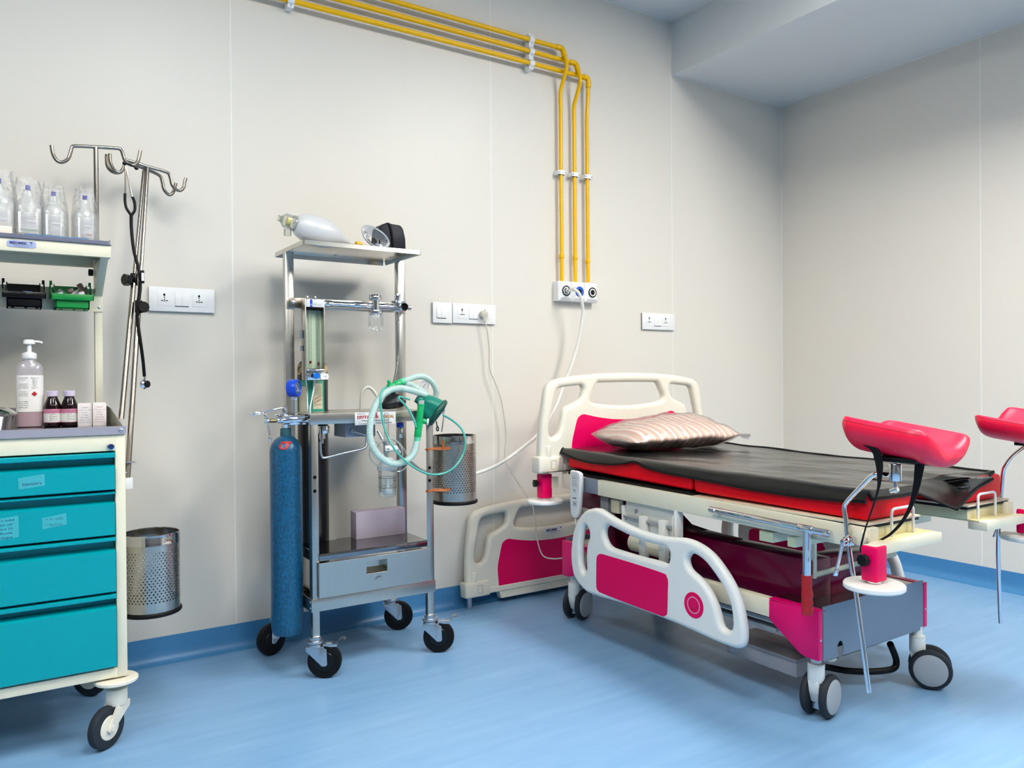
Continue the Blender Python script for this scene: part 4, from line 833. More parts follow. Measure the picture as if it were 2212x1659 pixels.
MB().cyl((q.x, 2.86, g5(1410, 680, 2.86).z), (q.x, 2.86, g5(1410, 580, 2.86).z), .0105, n=20, bev=.001).cyl((q.x, 2.86, .935), (q.x, 2.86, .942), .018, n=20).build('outlet_socket', m_chrome, gt)
b0, b1 = g5(925, 600, 2.9), g5(1170, 600, 2.9)
bx = MB().box((b0.x, 2.9, g5(925, 676, 2.9).z), (b1.x + .01, 3.02, .94), .001).build('control_box', mat('box grey enamel', 'a3aab6', .4), gt)
q = g5(985, 620, 2.9); MB().cyl((q.x, 2.9, q.z), (q.x, 2.89, q.z), .008, n=16).tube([(q.x, 2.889, q.z), (q.x + .01, 2.882, q.z - .004), g5(1110, 655, 2.885), g5(1180, 670, 2.885)], .0036, 8, 4).build('outlet', m_zinc, bx)
MB().tube([g6(112, 520, 2.98), g6(112, 400, 2.98), g6(130, 305, 2.975), g6(185, 258, 2.97), g6(240, 280, 2.965), g6(290, 345, 2.96), g6(318, 400, 2.95), g6(330, 500, 2.94)], .0062, 12, 6).build('rubber_hose', mat('grey white rubber', 'd5d3c8', .45), gt)
q = g6(1075, 640, 2.79)
MB().tube([g6(1104, 530, 2.83), g6(1095, 640, 2.82), g6(1072, 790, 2.82)], .0028, 8, 2).cyl(g6(1104, 560, 2.83), g6(1105, 525, 2.83), .0045, n=12).bar(g6(1098, 560, 2.83), V((GX1, 2.83, .965)), .006, .006).build('hanging_pin', m_zinc, gt)
# yoke that grips the blue cylinder, with gauge
cy, cxx = 2.92, .901; yk = 2.9
zy = g7(560, 1385, yk).z
m = MB().cyl((.885, yk, zy), (.975, yk - .015, zy + .004), .0165, n=24, bev=.003).box((.905, yk - .02, zy - .018), (.968, yk + .012, zy + .008), .004).cyl((cxx, cy, zy - .03), (cxx, cy, zy + .02), .016, n=20, bev=.002)
m.cyl(g7(440, 1330, cy), g7(438, 1260, cy), .0105, n=18, bev=.001).cyl(g7(352, 1393, yk), V((.89, yk, zy)), .0105, n=18, bev=.001).box(g7(335, 1365, yk + .03), g7(395, 1318, yk + .05), .003)
m.build('yoke', m_chrome, gt)
MB().cyl(g7(270, 1395, yk - .005), g7(345, 1393, yk), .0075, n=14).build('yoke_screw', mat('brass', '8a7a5c', .35, 1), gt)
MB().tube([g7(224, 1338, yk - .01), g7(236, 1400, yk - .01), g7(262, 1500, yk - .01), g7(272, 1612, yk - .01)], .0042, 10, 3).cyl(g7(222, 1325, yk - .01), g7(228, 1365, yk - .01), .0068, n=14, bev=.001).cyl(g7(266, 1570, yk - .01), g7(273, 1620, yk - .01), .0066, n=14, bev=.001).cyl(g7(212, 1395, yk - .01), g7(266, 1393, yk - .008), .0085, n=14, bev=.001).build('tee_handle', m_chrome, gt)
ga, gb = g7(550, 1310, 2.9), g7(545, 1118, 2.9)
gs = MB().cyl(ga, gb, .0085, n=16).box((gb.x - .009, 2.89, g7(545, 1160, 2.9).z), (gb.x + .009, 2.91, g7(545, 1120, 2.9).z), .002).cyl(ga.lerp(gb, .6), ga.lerp(gb, .78), .0095, n=16).build('gauge_stem', m_zinc, gt)
gc = g7(545, 1030, 2.9); gax = V((.74, -.66, .05)).normalized()
gg = MB().lathe([(.028, -.02), (.0325, -.017), (.0335, -.01), (.0335, .012), (.0315, .017), (.028, .018), (.026, .013), (.001, .012)], gc, gax, 40).build('pressure_gauge', m_bluec, gt)
d_, u_, v_ = axes(gax)
dl = MB().lathe([(.0255, .0125), (.0255, .0132)], gc, gax, 36).build('dial', m_blueg, gg)
m = MB(); o = gc + gax * .0136
for k_ in range(11):
    an = rad(-40 + k_ * 26); e1, e2 = .0185, .0225
    m.bar(o + u_ * math.cos(an) * e1 + v_ * math.sin(an) * e1, o + u_ * math.cos(an) * e2 + v_ * math.sin(an) * e2, .0009, .0004, up=gax)
m.bar(o - (u_ * .6 + v_ * -.8) * -.014, o - (u_ * -.6 + v_ * .8) * -.016, .0016, .0006, up=gax).text('kg/cm2', o - v_ * .011, u_, v_, .0055, .0002).build('dial_marks', m_paper, gg)
# ------------------------------------------------------------------ separate things on and around it
t = thing('gas_cylinder', 'worn blue gas cylinder with a red paint mark, on the left of the steel trolley', 'gas cylinder', (cxx, cy, .155))
R_ = .0588
m_cyl = ramp_mat('chipped blue paint', [(.3, '0a2c3e'), (.45, '0e4666'), (.55, '125a82'), (.72, '16668f')], 120, .3, detail=15, stretch=(1, 1, .7), nrough=.8)
zd = lambda v: g5(390, v, cy).z
MB().lathe([(.038, .155), (.052, .158), (R_ - .002, .17), (R_, .185), (R_, zd(800)), (R_ * .97, zd(765)), (R_ * .88, zd(730)), (R_ * .7, zd(695)), (R_ * .48, zd(672)), (.0185, zd(660)), (.0165, zd(640))], (cxx, cy, 0), n=44).build('body', m_cyl, t)
MB().lathe([(.0185, zd(668)), (.0205, zd(655)), (.0195, zd(600)), (.016, zd(592))], (cxx, cy, 0), n=26).build('neck_collar', mat('weathered teal collar', '2c5a66', .45, 0, .25, 80), t)
MB().cyl((cxx, cy, zd(600)), (cxx, cy, zd(560)), .011, n=18).build('valve_neck', mat('blue brass', '0e6a90', .4), t)
MB().bar(g7(440, 1248, cy - .01), g7(250, 1280, cy - .02), .0075, .006, .002).tube([g7(262, 1278, cy - .02), g7(180, 1305, cy - .024), g7(100, 1305, cy - .028), g7(60, 1318, cy - .03), g7(80, 1335, cy - .028), g7(160, 1320, cy - .024)], .0034, 8, 4).cyl(g7(440, 1262, cy), g7(440, 1228, cy), .009, n=10).build('valve_key', m_chrome, t)
def dome(th, z, off=.001):   # a point on the cylinder's skin
    pr = [(zd(800), R_), (zd(765), R_ * .97), (zd(730), R_ * .88), (zd(695), R_ * .7), (zd(672), R_ * .48), (zd(660), .0185)]
    r = R_
    for (za_, ra_), (zb_, rb_) in zip(pr, pr[1:]):
        if za_ <= z <= zb_: r = ra_ + (rb_ - ra_) * (z - za_) / (zb_ - za_)
    return V((cxx + (r + off) * math.cos(th), cy + (r + off) * math.sin(th), z))
m = MB()
def stroke(pts, w_):
    P = crom([(a, b, 0) for a, b in pts], 6); m.grid([[dome(p.x - w_ / 2 * 1, zd(p.y) ), dome(p.x, zd(p.y), .0014), dome(p.x + w_ / 2, zd(p.y))] for p in P])
stroke([(rad(-98), 706), (rad(-100), 740), (rad(-112), 770), (rad(-122), 768), (rad(-128), 745), (rad(-128), 730)], .2)
m.grid([[dome(rad(a), zd(v)) for a in range(-128, -74, 6)] for v in (722, 714, 704)])
m.build('paint_mark', mat('red paint', 'b0181c', .35), t)
bx_, by_ = 1.077, 3.125
t = thing('gas_cylinder', 'tall black gas cylinder with a peeling green label, behind the flow meter', 'gas cylinder', (bx_, by_, .251))
zq = lambda v: g7(640, v, by_).z
MB().lathe([(.052, .251), (.0605, .262), (.061, zq(850)), (.0585, zq(780)), (.049, zq(735)), (.031, zq(705)), (.02, zq(695))], (bx_, by_, 0), n=40).build('body', ramp_mat('scuffed black paint', [(.3, '08090b'), (.6, '101216'), (.74, '23201c')], 40, .35, detail=9), t)
MB().lathe([(.0615, zq(880)), (.0616, zq(850)), (.0591, zq(780)), (.0496, zq(735)), (.0316, zq(706))], (bx_, by_, 0), n=40, cap=False).build('paint_band', ramp_mat('peeling cream paint', [(.38, '2a1c14'), (.46, 'a08850'), (.58, 'd6c68a'), (.66, '8c1c18'), (.74, 'cbb878')], 30, .5, detail=9), t)
MB().cyl((bx_ - .005, by_, zq(705)), (bx_ - .005, by_, zq(632)), .016, n=12, bev=.003).box((bx_ - .03, by_ - .012, zq(700)), (bx_ + .012, by_ + .012, zq(650)), .003).build('valve', ramp_mat('rusty valve', [(.35, '2b241d'), (.5, '70614c'), (.7, 'a09070')], 60, .55, detail=8), t)
def arc(r, z0, z1, a0, a1, n=14): return [[V((bx_ + r * math.cos(rad(a0 + (a1 - a0) * k_ / n)), by_ + r * math.sin(rad(a0 + (a1 - a0) * k_ / n)), z)) for k_ in range(n + 1)] for z in (z0, z1)]
la = MB().grid(arc(.0619, zq(1300), zq(945), -172, -62)).build('label', ramp_mat('worn green label', [(.3, '1f8f74'), (.62, '2fa287'), (.8, 'b9b39a')], 35, .55, detail=8), t)
MB().grid(arc(.0623, zq(1260), zq(975), -108, -70)).grid(arc(.0623, zq(1290), zq(1010), -166, -128)).build('label_paper', ramp_mat('aged label paper', [(.3, 'e2ddc4'), (.7, 'd4cfae'), (.8, '8d8a72')], 30, .6), la)
m = MB(); cl = V((bx_ + .0629 * math.cos(rad(-88)), by_ + .0629 * math.sin(rad(-88)), 0)); ud = V((math.sin(rad(88)), math.cos(rad(88)), 0)); ud = V((1, -.02, 0)).normalized()
for k_, (s_, wd) in enumerate((('USE NO OIL', .032), ('NO GREASE', .032))): m.text(s_, cl + V((-.003, -.002, zq(1140 + k_ * 38))), (ud + V((0, 0, .55))).normalized(), V((-.48, 0, .88)), .008, .0001, width=wd)
m.text('INDIAN OXYGEN LTD', cl + V((0, -.002, zq(1215))), ud, (0, 0, 1), .004, .0001, width=.034).build('print', m_inkr, la)
MB().text('OXYGEN IP', cl + V((0, -.002, zq(968))), ud, (0, 0, 1), .008, .0001, width=.036).build('print', m_paper, la)
m = MB()
for k_ in range(5): m.text('medical gas', cl + V((0, -.002, zq(1020 + k_ * 20))), ud, (0, 0, 1), .0035, .0001, width=(.016, .02, .03, .028, .03)[k_])
m.build('print', m_inkg, la)
# lavender box on the lower shelf
q = PZ(722, 1151, sz); a, b = PY(722, 1120, q.y).x, PY(834, 1120, q.y).x; zt = PY(722, 1095, q.y).z
q.y = min(q.y, 2.99)
solo(MB().box((a + .02, q.y, sz), (b, q.y + .06, zt), .0015), 'storage_box', m_lav, 'lavender grey box standing on the lower shelf of the steel trolley', 'box')
# resuscitator bag on the top tray
tt = tz + .0016
yb_ = 2.96
P0 = g4(430, 245, yb_); P1 = g4(890, 352, yb_); ax_ = (P1 - P0); Lb = ax_.length; ax_.normalize()
zoff = max(0, tt + .0625 - g4(560, 262, yb_).z)
t = thing('resuscitator_bag', 'translucent white resuscitator bag with a clear yellow valve, on the top tray', 'resuscitator bag', (P0.x, yb_, tt))
k_ = .47e-3
P0.z = g4(430, 200, yb_).z; 
A0, A1 = g4(440, 205, yb_), g4(890, 345, yb_); A0.z -= .006; A1.z = max(A1.z - .014, tt + .012); L2 = (A1 - A0).length
MB().lathe([(.028, 0), (.036, .004), (.046, L2 * .1), (.056, L2 * .25), (.0595, L2 * .4), (.055, L2 * .58), (.042, L2 * .76), (.026, L2 * .9), (.014, L2 * .97), (.011, L2 + .012), (.009, L2 + .014)], A0, A1 - A0, 36).build('bag', m_bag, t)
dv = (A0 - A1).normalized()
MB().cyl(A0 + dv * -.002, A0 + dv * .014, .03, n=28, bev=.002).lathe([(.024, .012), (.028, .02), (.028, .04), (.018, .05), (.012, .058)], A0, dv, 24, cap=False).cyl(A0 + dv * .03 + V((0, 0, -.03)), A0 + dv * .03 + V((0, 0, -.055)), .014, n=18).cyl(A0 + dv * .045, A0 + dv * .068, .011, n=16).build('valve_housing', clear('clear valve plastic', 'f4f6f0', .5, .06, body=.12), t)
MB().cyl(A0 + dv * .018, A0 + dv * .034, .017, n=18, bev=.003).build('valve_flap', mat('yellow valve', 'ecd834', .4), t)
# face mask, yellow cap, pouch on the tray
ymk = 2.935; c0 = g4(1150, 318, ymk)
t = thing('face_mask', 'clear face mask with a soft rim, leaning on the navy pouch on the top tray', 'mask', (c0.x, ymk, tt))
def maskpts(c, X_, Z_, N_, wa, wb, prof, n=30):
    return [[c + X_ * (wa * r * math.cos(2 * PI * k / n) * (1 + .12 * math.sin(2 * PI * k / n))) + Z_ * (wb * r * math.sin(2 * PI * k / n)) + N_ * h for k in range(n)] for r, h in prof]
ax1 = V((.86, -.1, -.5)).normalized(); nn1 = V((-.18, -.95, .12)).normalized(); ax2 = nn1.cross(ax1).normalized(); c0.z = tt + .047
MB().rings(maskpts(c0, ax1, ax2, nn1, .062, .036, [(.86, .002), (1, .006), (1.05, .0), (1, -.008), (.85, -.012), (.6, -.03), (.3, -.04)]), cap=False).build('cushion', clear('soft clear cushion', 'eef1f6', .45, .1, body=.42, bodycol='e9edf4'), t)
q = g4(1003, 360, 2.9); solo(MB().cyl((q.x - .012, 2.9, tt + .009), (q.x + .012, 2.905, tt + .009), .009, n=18, bev=.002).sph((q.x + .012, 2.905, tt + .009), .006), 'end_plug', mat('amber yellow', 'f0b818', .4), 'small yellow plug between the white bag and the clear mask', 'cap')
a, b = g4(1150, 320, 3.0).x, g4(1392, 320, 3.0).x; zt = g4(1230, 226, 3.0).z
t = thing('pouch', 'navy nylon zip pouch on the right end of the top tray', 'pouch', ((a + b) / 2, 3.0, tt))
o_ = [(a, tt), (b, tt), (b - .002, tt + .06), (b - .012, zt - .016), (b - .024, zt - .002), (a + .05, zt), (a + .02, zt - .003), (a + .006, zt - .02), (a + .001, tt + .04)]
MB().prism([(x, 2.965, z) for x, z in o_], (-.0, .085, 0), .008, 3).build('body', m_navy, t)
MB().tube([(a + .062, 2.966, tt + .004), (a + .06, 2.962, tt + .05), (a + .052, 2.962, zt - .02), (a + .045, 2.966, zt - .003), (a + .043, 2.985, zt + .0005), (a + .043, 3.04, zt)], .0045, 8, 4).build('zip', m_black, t)
# humidifier hanging on the front rail
hy = 2.794; hx = g6(424, 1200, hy).x; hz = lambda v: g6(424, v, hy).z
t = thing('oxygen_humidifier', 'clear humidifier bottle with flow tube hanging in front of the trolley sign', 'humidifier', (hx, hy, hz(1560)))
MB().lathe([(.03, hz(1560)), (.0335, hz(1552)), (.0345, hz(1300)), (.036, hz(1240))], (hx, hy, 0), n=34).build('bottle', m_glass, t)
MB().lathe([(.03, hz(1553)), (.0325, hz(1548)), (.0332, hz(1335)), (.001, hz(1334))], (hx, hy, 0), n=32).build('water', clear('water', 'fafdfd', .12, .04), t)
MB().lathe([(.038, hz(1242)), (.0395, hz(1230)), (.039, hz(1200)), (.034, hz(1180)), (.026, hz(1135)), (.02, hz(1100)), (.012, hz(1090))], (hx, hy, 0), n=34).build('lid', clear('milky lid', 'f0f2f4', .25, .2, body=.6, bodycol='eceef2'), t)
MB().cyl((hx, hy, hz(1470)), (hx, hy, hz(1350)), .0065, n=14).cyl((hx, hy, hz(1520)), (hx, hy, hz(1470)), .019, n=22, bev=.003).build('bubbler', m_white, t)
m = MB()
for v in (1335, 1450): m.lathe([(.0348, hz(v)), (.035, hz(v) + .0008), (.0348, hz(v) + .0014)], (hx, hy, 0), n=34, cap=False)
m.text('ON', (hx + .018, hy - .0305, hz(1375)), (-1, .5, 0), (0, 0, 1), .009, .0002).build('level_marks', m_ink, t)
ft = hx - .004
MB().lathe([(.0095, hz(905)), (.0095, hz(575)), (.006, hz(562))], (ft, hy - .004, 0), n=22).build('flow_tube', m_glass, t)
m = MB()
for k_ in range(14): z = hz(890) + (hz(600) - hz(890)) * k_ / 13; m.box((ft - .003, hy - .0142, z), (ft + .004, hy - .0138, z + .0006))
m.build('scale', m_ink, t)
MB().cyl((ft, hy - .002, hz(1040)), (ft, hy - .002, hz(900)), .011, n=20, bev=.001).cyl((ft, hy, hz(1100)), (ft, hy, hz(1030)), .009, n=6).cyl((ft, hy + .005, hz(950)), (ft - .02, hy + .03, hz(780)), .006, n=12).build('flow_valve', m_zinc, t)
vb = MB().box((ft - .011, hy - .016, hz(1012)), (ft + .011, hy - .008, hz(950)), .001).build('valve_tag', m_white, t)
MB().text('O2', (ft, hy - .0165, hz(1000)), (1, 0, 0), (0, 0, 1), .009, .0002, bold=.0003).build('print', m_ink, vb)
MB().cyl(g6(440, 990, hy - .006), g6(545, 985, hy - .012), .0115, n=18, bev=.003).tube([g6(545, 985, hy - .01), g6(580, 1040, hy - .01)], .004, 8).build('flow_knob', m_white, t)
t = thing('thin_tubing', 'thin clear tubing coiled around the humidifier bottle', 'tubing', (hx, hy - .02, hz(1260)))
MB().tube([g6(u, v, 2.79 - .006 * math.sin(i * .7) - .02) for i, (u, v) in enumerate(((345, 980), (290, 905), (225, 980), (210, 1055), (240, 1135), (330, 1205), (450, 1252), (565, 1262), (645, 1215), (665, 1130), (640, 1030), (565, 925), (480, 872), (400, 872), (330, 930), (300, 1020), (330, 1110), (420, 1165), (520, 1160), (600, 1100), (600, 1000), (560, 930), (490, 885)))], .0026, 8, 5).build('coil', clear('clear vinyl tube', 'e4e6e2', .4, .12, body=.4, bodycol='e2e4de'), t)
# pressure gauge and black mask on the mid shelf
q = g6(860, 242, 2.97)
t = thing('pressure_gauge', 'round white pressure gauge on the trolley shelf, among the mint hoses', 'gauge', (q.x, 2.97, zr1))
gx = V((-.35, -.93, .05)).normalized()
MB().lathe([(.018, -.018), (.026, -.014), (.0272, -.002), (.0265, .006), (.023, .008), (.0205, .004), (.001, .004)], q, gx, 36).cyl(q - gx * .006 + V((0, 0, -.024)), V((q.x, 2.975, zr1)), .007, n=14).build('case', m_white, t)
MB().lathe([(.0205, .0042), (.0205, .0048)], q, gx, 30).build('dial', m_white2, t)
d_, u_, v_ = axes(gx); o = q + gx * .0052; m = MB()
for k_ in range(13): an = rad(-40 + k_ * 21.7); m.bar(o + u_ * math.cos(an) * .0145 + v_ * math.sin(an) * .0145, o + u_ * math.cos(an) * .0185 + v_ * math.sin(an) * .0185, .0009, .0004, up=gx)
m.bar(o + u_ * .007 + v_ * .009, o - u_ * .005 - v_ * .007, .002, .0006, up=gx).build('dial_marks', m_ink, t)
bm_ = g6(500, 430, 2.9); zz_ = zr1
t = thing('face_mask', 'black rubber face mask lying on the trolley shelf under the mint hoses', 'mask', (bm_.x, 2.9, zr1))
MB().rings([[V((bm_.x + .052 * r * math.cos(2 * PI * k / 30), 2.905 + .042 * r * math.sin(2 * PI * k / 30), zr1 + h + .006 * math.cos(2 * PI * k / 30) * r)) for k in range(30)] for r, h in ((.55, .008), (.85, .012), (1, .022), (1.04, .03), (1, .036), (.9, .034), (.78, .045), (.6, .058), (.4, .066), (.25, .069))]).lathe([(.011, .06), (.0115, .078), (.01, .084)], (bm_.x, 2.905, zr1), n=18).build('mask_body', mat('soft black rubber', '16181e', .4), t)
# breathing circuit
Dh = .0262
t = thing('breathing_circuit', 'mint corrugated breathing hose looped with green connectors over the trolley rail', 'breathing circuit', g6(500, 1165, 2.75))
def corr(pts, r, name):
    P = resample(crom(pts, 14), .0012); n_ = len(P)
    MB().tube(P, r, 14, rs=lambda f: r * (1 + .045 * math.cos(2 * PI * f * n_ * .0012 / .0042))).build(name, m_hose, t)
corr([g6(u, v, y) for u, v, y in ((600, 195, 2.85), (680, 160, 2.86), (780, 128, 2.87), (870, 135, 2.88), (955, 190, 2.89), (1005, 280, 2.9), (1005, 350, 2.91), (975, 420, 2.92))], .0125, 'corrugated_hose')
corr([g6(u, v, y) for u, v, y in ((560, 255, 2.87), (620, 225, 2.86), (690, 222, 2.85), (770, 262, 2.84), (870, 335, 2.84), (970, 405, 2.83), (1050, 470, 2.83), (1085, 520, 2.84))], .0122, 'corrugated_hose')
corr([g6(u, v, y) for u, v, y in ((860, 345, 2.8), (780, 315, 2.79), (680, 285, 2.785), (570, 268, 2.78), (460, 290, 2.775), (370, 350, 2.77), (295, 450, 2.76), (245, 580, 2.75), (218, 720, 2.745), (222, 860, 2.74), (262, 990, 2.74), (335, 1085, 2.735), (430, 1148, 2.735), (530, 1170, 2.73), (630, 1145, 2.73), (710, 1085, 2.73), (755, 1000, 2.735), (775, 910, 2.74))], .0128, 'corrugated_hose')
g_a, g_b = g6(780, 900, 2.742), g6(830, 440, 2.738)
MB().cyl(g_a, g_a.lerp(g_b, .13), .0128, n=20).build('hose_cuff', mat('mint cuff', '5cc9a0', .35), t)
MB().cyl(g_a.lerp(g_b, .11), g_a.lerp(g_b, .36), .0142, n=24, bev=.001).cyl(g_a.lerp(g_b, .34), g_a.lerp(g_b, .38), .0155, n=24).cyl(g_a.lerp(g_b, .36), g_a.lerp(g_b, .5), .015, n=24).cyl(g_a.lerp(g_b, .48), g_a.lerp(g_b, .94), .0135, n=24, bev=.001).cyl(g_a.lerp(g_b, .92), g_a.lerp(g_b, .96), .0148, n=24).cyl(g6(845, 660, 2.745), g6(905, 672, 2.735), .0105, n=20).build('valve_body', m_greenc, t)
MB().cyl(g6(898, 671, 2.737), g6(918, 673, 2.734), .0135, n=20, bev=.001).build('port_cap', m_white, t)
MB().cyl(g_a.lerp(g_b, .95), g_a.lerp(g_b, 1.06), .0115, n=20).build('clear_ring', clear('clear ring', 'e6f0ea', .4, .1, body=.4), t)
c_a, c_b = g6(425, 262, 2.835), g6(625, 185, 2.85)
MB().cyl(c_a.lerp(c_b, .05), c_a.lerp(c_b, .5), .0115, n=22, bev=.001).cyl(c_a.lerp(c_b, .42), c_a.lerp(c_b, .82), .014, n=22, bev=.001).cyl(c_a.lerp(c_b, .12), c_a.lerp(c_b, .12) + V((-.002, 0, .02)), .006, n=14).sph(c_a.lerp(c_b, .12) + V((-.002, 0, .021)), .0075).build('elbow_connector', m_greenc, t)
MB().cyl(c_a.lerp(c_b, .8), c_a.lerp(c_b, 1.0), .0142, n=22).build('hose_cuff', mat('mint cuff', '5cc9a0', .35), t)
# green rubber mask
n0, n1 = g6(775, 385, 2.815), g6(1005, 545, 2.79); dx_ = (n1 - n0).normalized()
t2 = thing('face_mask', 'teal green rubber face mask hanging over the right end of the trolley rail', 'mask', g6(1000, 680, 2.75))
d_, u_, v_ = axes(dx_); Lm = (n1 - n0).length
R = []
for r, h, in ((.012, 0), (.019, .002), (.0205, .2), (.028, .26), (.039, .34), (.045, .55), (.049, .8), (.051, 1.0), (.052, 1.08)):
    row = []
    for k in range(32):
        an = 2 * PI * k / 32; fold = 1 + (.16 * math.sin(3 * an + 1.2) + .07 * math.sin(5 * an)) * min(1, max(0, (h - .1) * 1.6))
        row.append(n0 + d_ * (h * Lm) + u_ * (r * 1.08 * math.cos(an) * fold) + v_ * (r * .95 * math.sin(an) * fold))
    R.append(row)
MB().rings(R, cap=False).build('cup', m_greenr, t2)
MB().tube([n0 + d_ * (Lm * (1.1 + .12 * math.cos(an))) + u_ * .055 * math.cos(an) + v_ * .05 * math.sin(an) for an in [2 * PI * k / 20 for k in range(20)]], .0105, 12, 3, closed=True).build('rim_cushion', mat('dark green rubber', '0c4f44', .4), t2)
MB().tube([g6(1010, 665, 2.75), g6(1016, 710, 2.75), g6(1035, 745, 2.75), g6(1030, 778, 2.75), g6(1012, 765, 2.75), g6(1018, 725, 2.75)], .0024, 8, 4).build('strap_ring', m_black, t2)
t = thing('oxygen_tubing', 'thin teal oxygen tube looping in front of the right hand perforated bin', 'tubing', g6(960, 1300, 2.72))
MB().tube([g6(u, v, y) for u, v, y in ((440, 262, 2.815), (395, 262, 2.79), (355, 315, 2.76), (344, 400, 2.75), (350, 520, 2.745), (375, 680, 2.74), (420, 830, 2.73), (500, 980, 2.715), (610, 1110, 2.71), (750, 1218, 2.71), (880, 1282, 2.715), (1000, 1300, 2.72), (1120, 1278, 2.72), (1230, 1205, 2.72), (1318, 1080, 2.725), (1356, 940, 2.725), (1345, 830, 2.73), (1290, 730, 2.74), (1190, 645, 2.74), (1090, 590, 2.72))], .0043, 10, 6).build('long_loop', m_tubing, t)
MB().tube([g6(u, v, y) for u, v, y in ((768, 740, 2.735), (745, 655, 2.74), (690, 545, 2.75), (615, 445, 2.755), (562, 395, 2.755), (568, 372, 2.757), (620, 382, 2.77), (690, 402, 2.775))], .0043, 10, 6).build('short_loop', m_tubing, t)
q = PY(984, 1000, 2.86)
steel_bin(1.5875, 2.86, .59, .282, .0895, 'perforated steel bin tied with orange ties to the steel trolley', ties=True)
# ================================================================== DELIVERY BED
XC = 2.525
TL = .0115
zt = lambda y, z: z + TL * (y - 1.32)
mir = lambda x: 2 * XC - x
bed = thing('delivery_bed', 'ivory and magenta delivery bed with folded side rail and grey footed castors', 'bed', (2.46, 2.2, 0))
gA = lambda u, v: (1180 + u / 2.962, 940 + v / 2.962)
gR2 = lambda u, v: (1500 + u / 6.9125, 1040 + v / 6.9125)
gR3 = lambda u, v: (1780 + u / 6.9125, 1040 + v / 6.9125)
gR4 = lambda u, v: (1640 + u / 5.267, 1220 + v / 5.267)
gR5 = lambda u, v: (1120 + u / 5.267, 790 + v / 5.267)
gR6 = lambda u, v: (1200 + u / 5.027, 1080 + v / 5.027)
gC = lambda u, v: (1640 + u / 3.771, 860 + v / 3.771)
def slab(x0, x1, y0, y1, z0, z1, bev=0):      # box that follows the deck's slight slope
    mb = MB(); mb.prism([(x0, y0, zt(y0, z0)), (x0, y1, zt(y1, z0)), (x0, y1, zt(y1, z1)), (x0, y0, zt(y0, z1))], (x1 - x0, 0, 0), bev); return mb
def add(mb, x0, x1, y0, y1, z0, z1, bev=0):
    mb.prism([(x0, y0, zt(y0, z0)), (x0, y1, zt(y1, z0)), (x0, y1, zt(y1, z1)), (x0, y0, zt(y0, z1))], (x1 - x0, 0, 0), bev); return mb
# ---- lower chassis
bx0, bx1, by0, by1 = 2.15, 2.77, 1.53, 2.868
m = MB().box((bx0 + .002, 1.60, .297), (bx0 + .04, 2.8, .358), .003).box((bx1 - .04, 1.60, .297), (bx1 - .002, 2.8, .358), .003).box((bx0 + .02, 2.3, .3), (bx1 - .02, 2.36, .35), .002)
for ya_, yb_ in ((by0 + .004, 1.72), (2.68, by1 - .004)): MB().box((bx0 + .026, ya_, .357), (bx1 - .026, yb_, .362)).build('top_plate', mat('dark polished plate', 'a39a94', .16, 1, .04), bed)
m.build('base_frame', m_cream, bed)
m = MB()
for i, z in enumerate((.262, .232)): m.box((bx0 + .06, 1.74, z), (bx0 + .1, 2.62, z + .012), .001).box((bx0 + .15, 1.74, z), (bx0 + .19, 2.62, z + .012), .001)
m.build('under_frame', m_greyc, bed)
blk = [(1.719, .357), (1.719, .294), (1.60, .213), (1.577, .2065), (1.53, .2065), (1.53, .3625)]
for far in (0, 1):
    for head in (0, 1):
        pr = [((by0 + by1 - y) if head else y, z) for y, z in blk]
        x = bx1 + .002 if far else bx0 - .002; s_ = -1 if far else 1
        mb = MB().prism([(x, y, z) for y, z in pr], (s_ * .021, 0, 0), .0012)
        ye = pr[4][0]; sy = -1 if head else 1
        mb.box((x, min(ye, pr[0][0]), .3595), (x + s_ * .034, max(ye, pr[0][0]), .3637), .0008)
        cv = mb.build('corner_cover', m_pinkp, bed)
        MB().cyl((x + s_ * .011, ye - sy * .001, .27), (x + s_ * .011, ye + sy * .001, .27), .004, n=12).cyl((x + s_ * .012, ye + sy * .1, .3625), (x + s_ * .012, ye + sy * .1, .3645), .004, n=12).build('screw', m_zinc, cv)
# end panels (grey, with an oval opening)
for head in (0, 1):
    y = by1 if head else by0
    ol = [(bx0 + .022, .374), (bx1 - .0225, .374), (bx1 - .0225, .2), (bx0 + .022, .2)]
    hc = PY(*gR4(925, 955), by0)
    ho = [] if head else [[(hc.x +   .017 * math.cos(2 * PI * k / 14), hc.z + .026 * math.sin(2 * PI * k / 14)) for k in range(14)]]
    MB().plate(ol, ho, .004, .0008, lambda c: V((c.x, y + (.002 if not head else -.002) + c.z, c.y)), k=0).build('end_panel', m_greyp, bed)
    MB().box((bx0 + .026, y + (.06 if not head else -.064), .2), (bx1 - .026, y + (.064 if not head else -.06), .354)).build('inner_panel', m_dark, bed)
MB().cyl((hc.x + .002, by0 + .04, hc.z - .05), (hc.x + .002, by0 + .04, hc.z - .002), .02, n=18, bev=.006).cyl((hc.x + .006, by0 + .04, hc.z), (hc.x + .006, by0 + .04, hc.z + .016), .009, n=14).build('axle_tube', m_cream, bed)
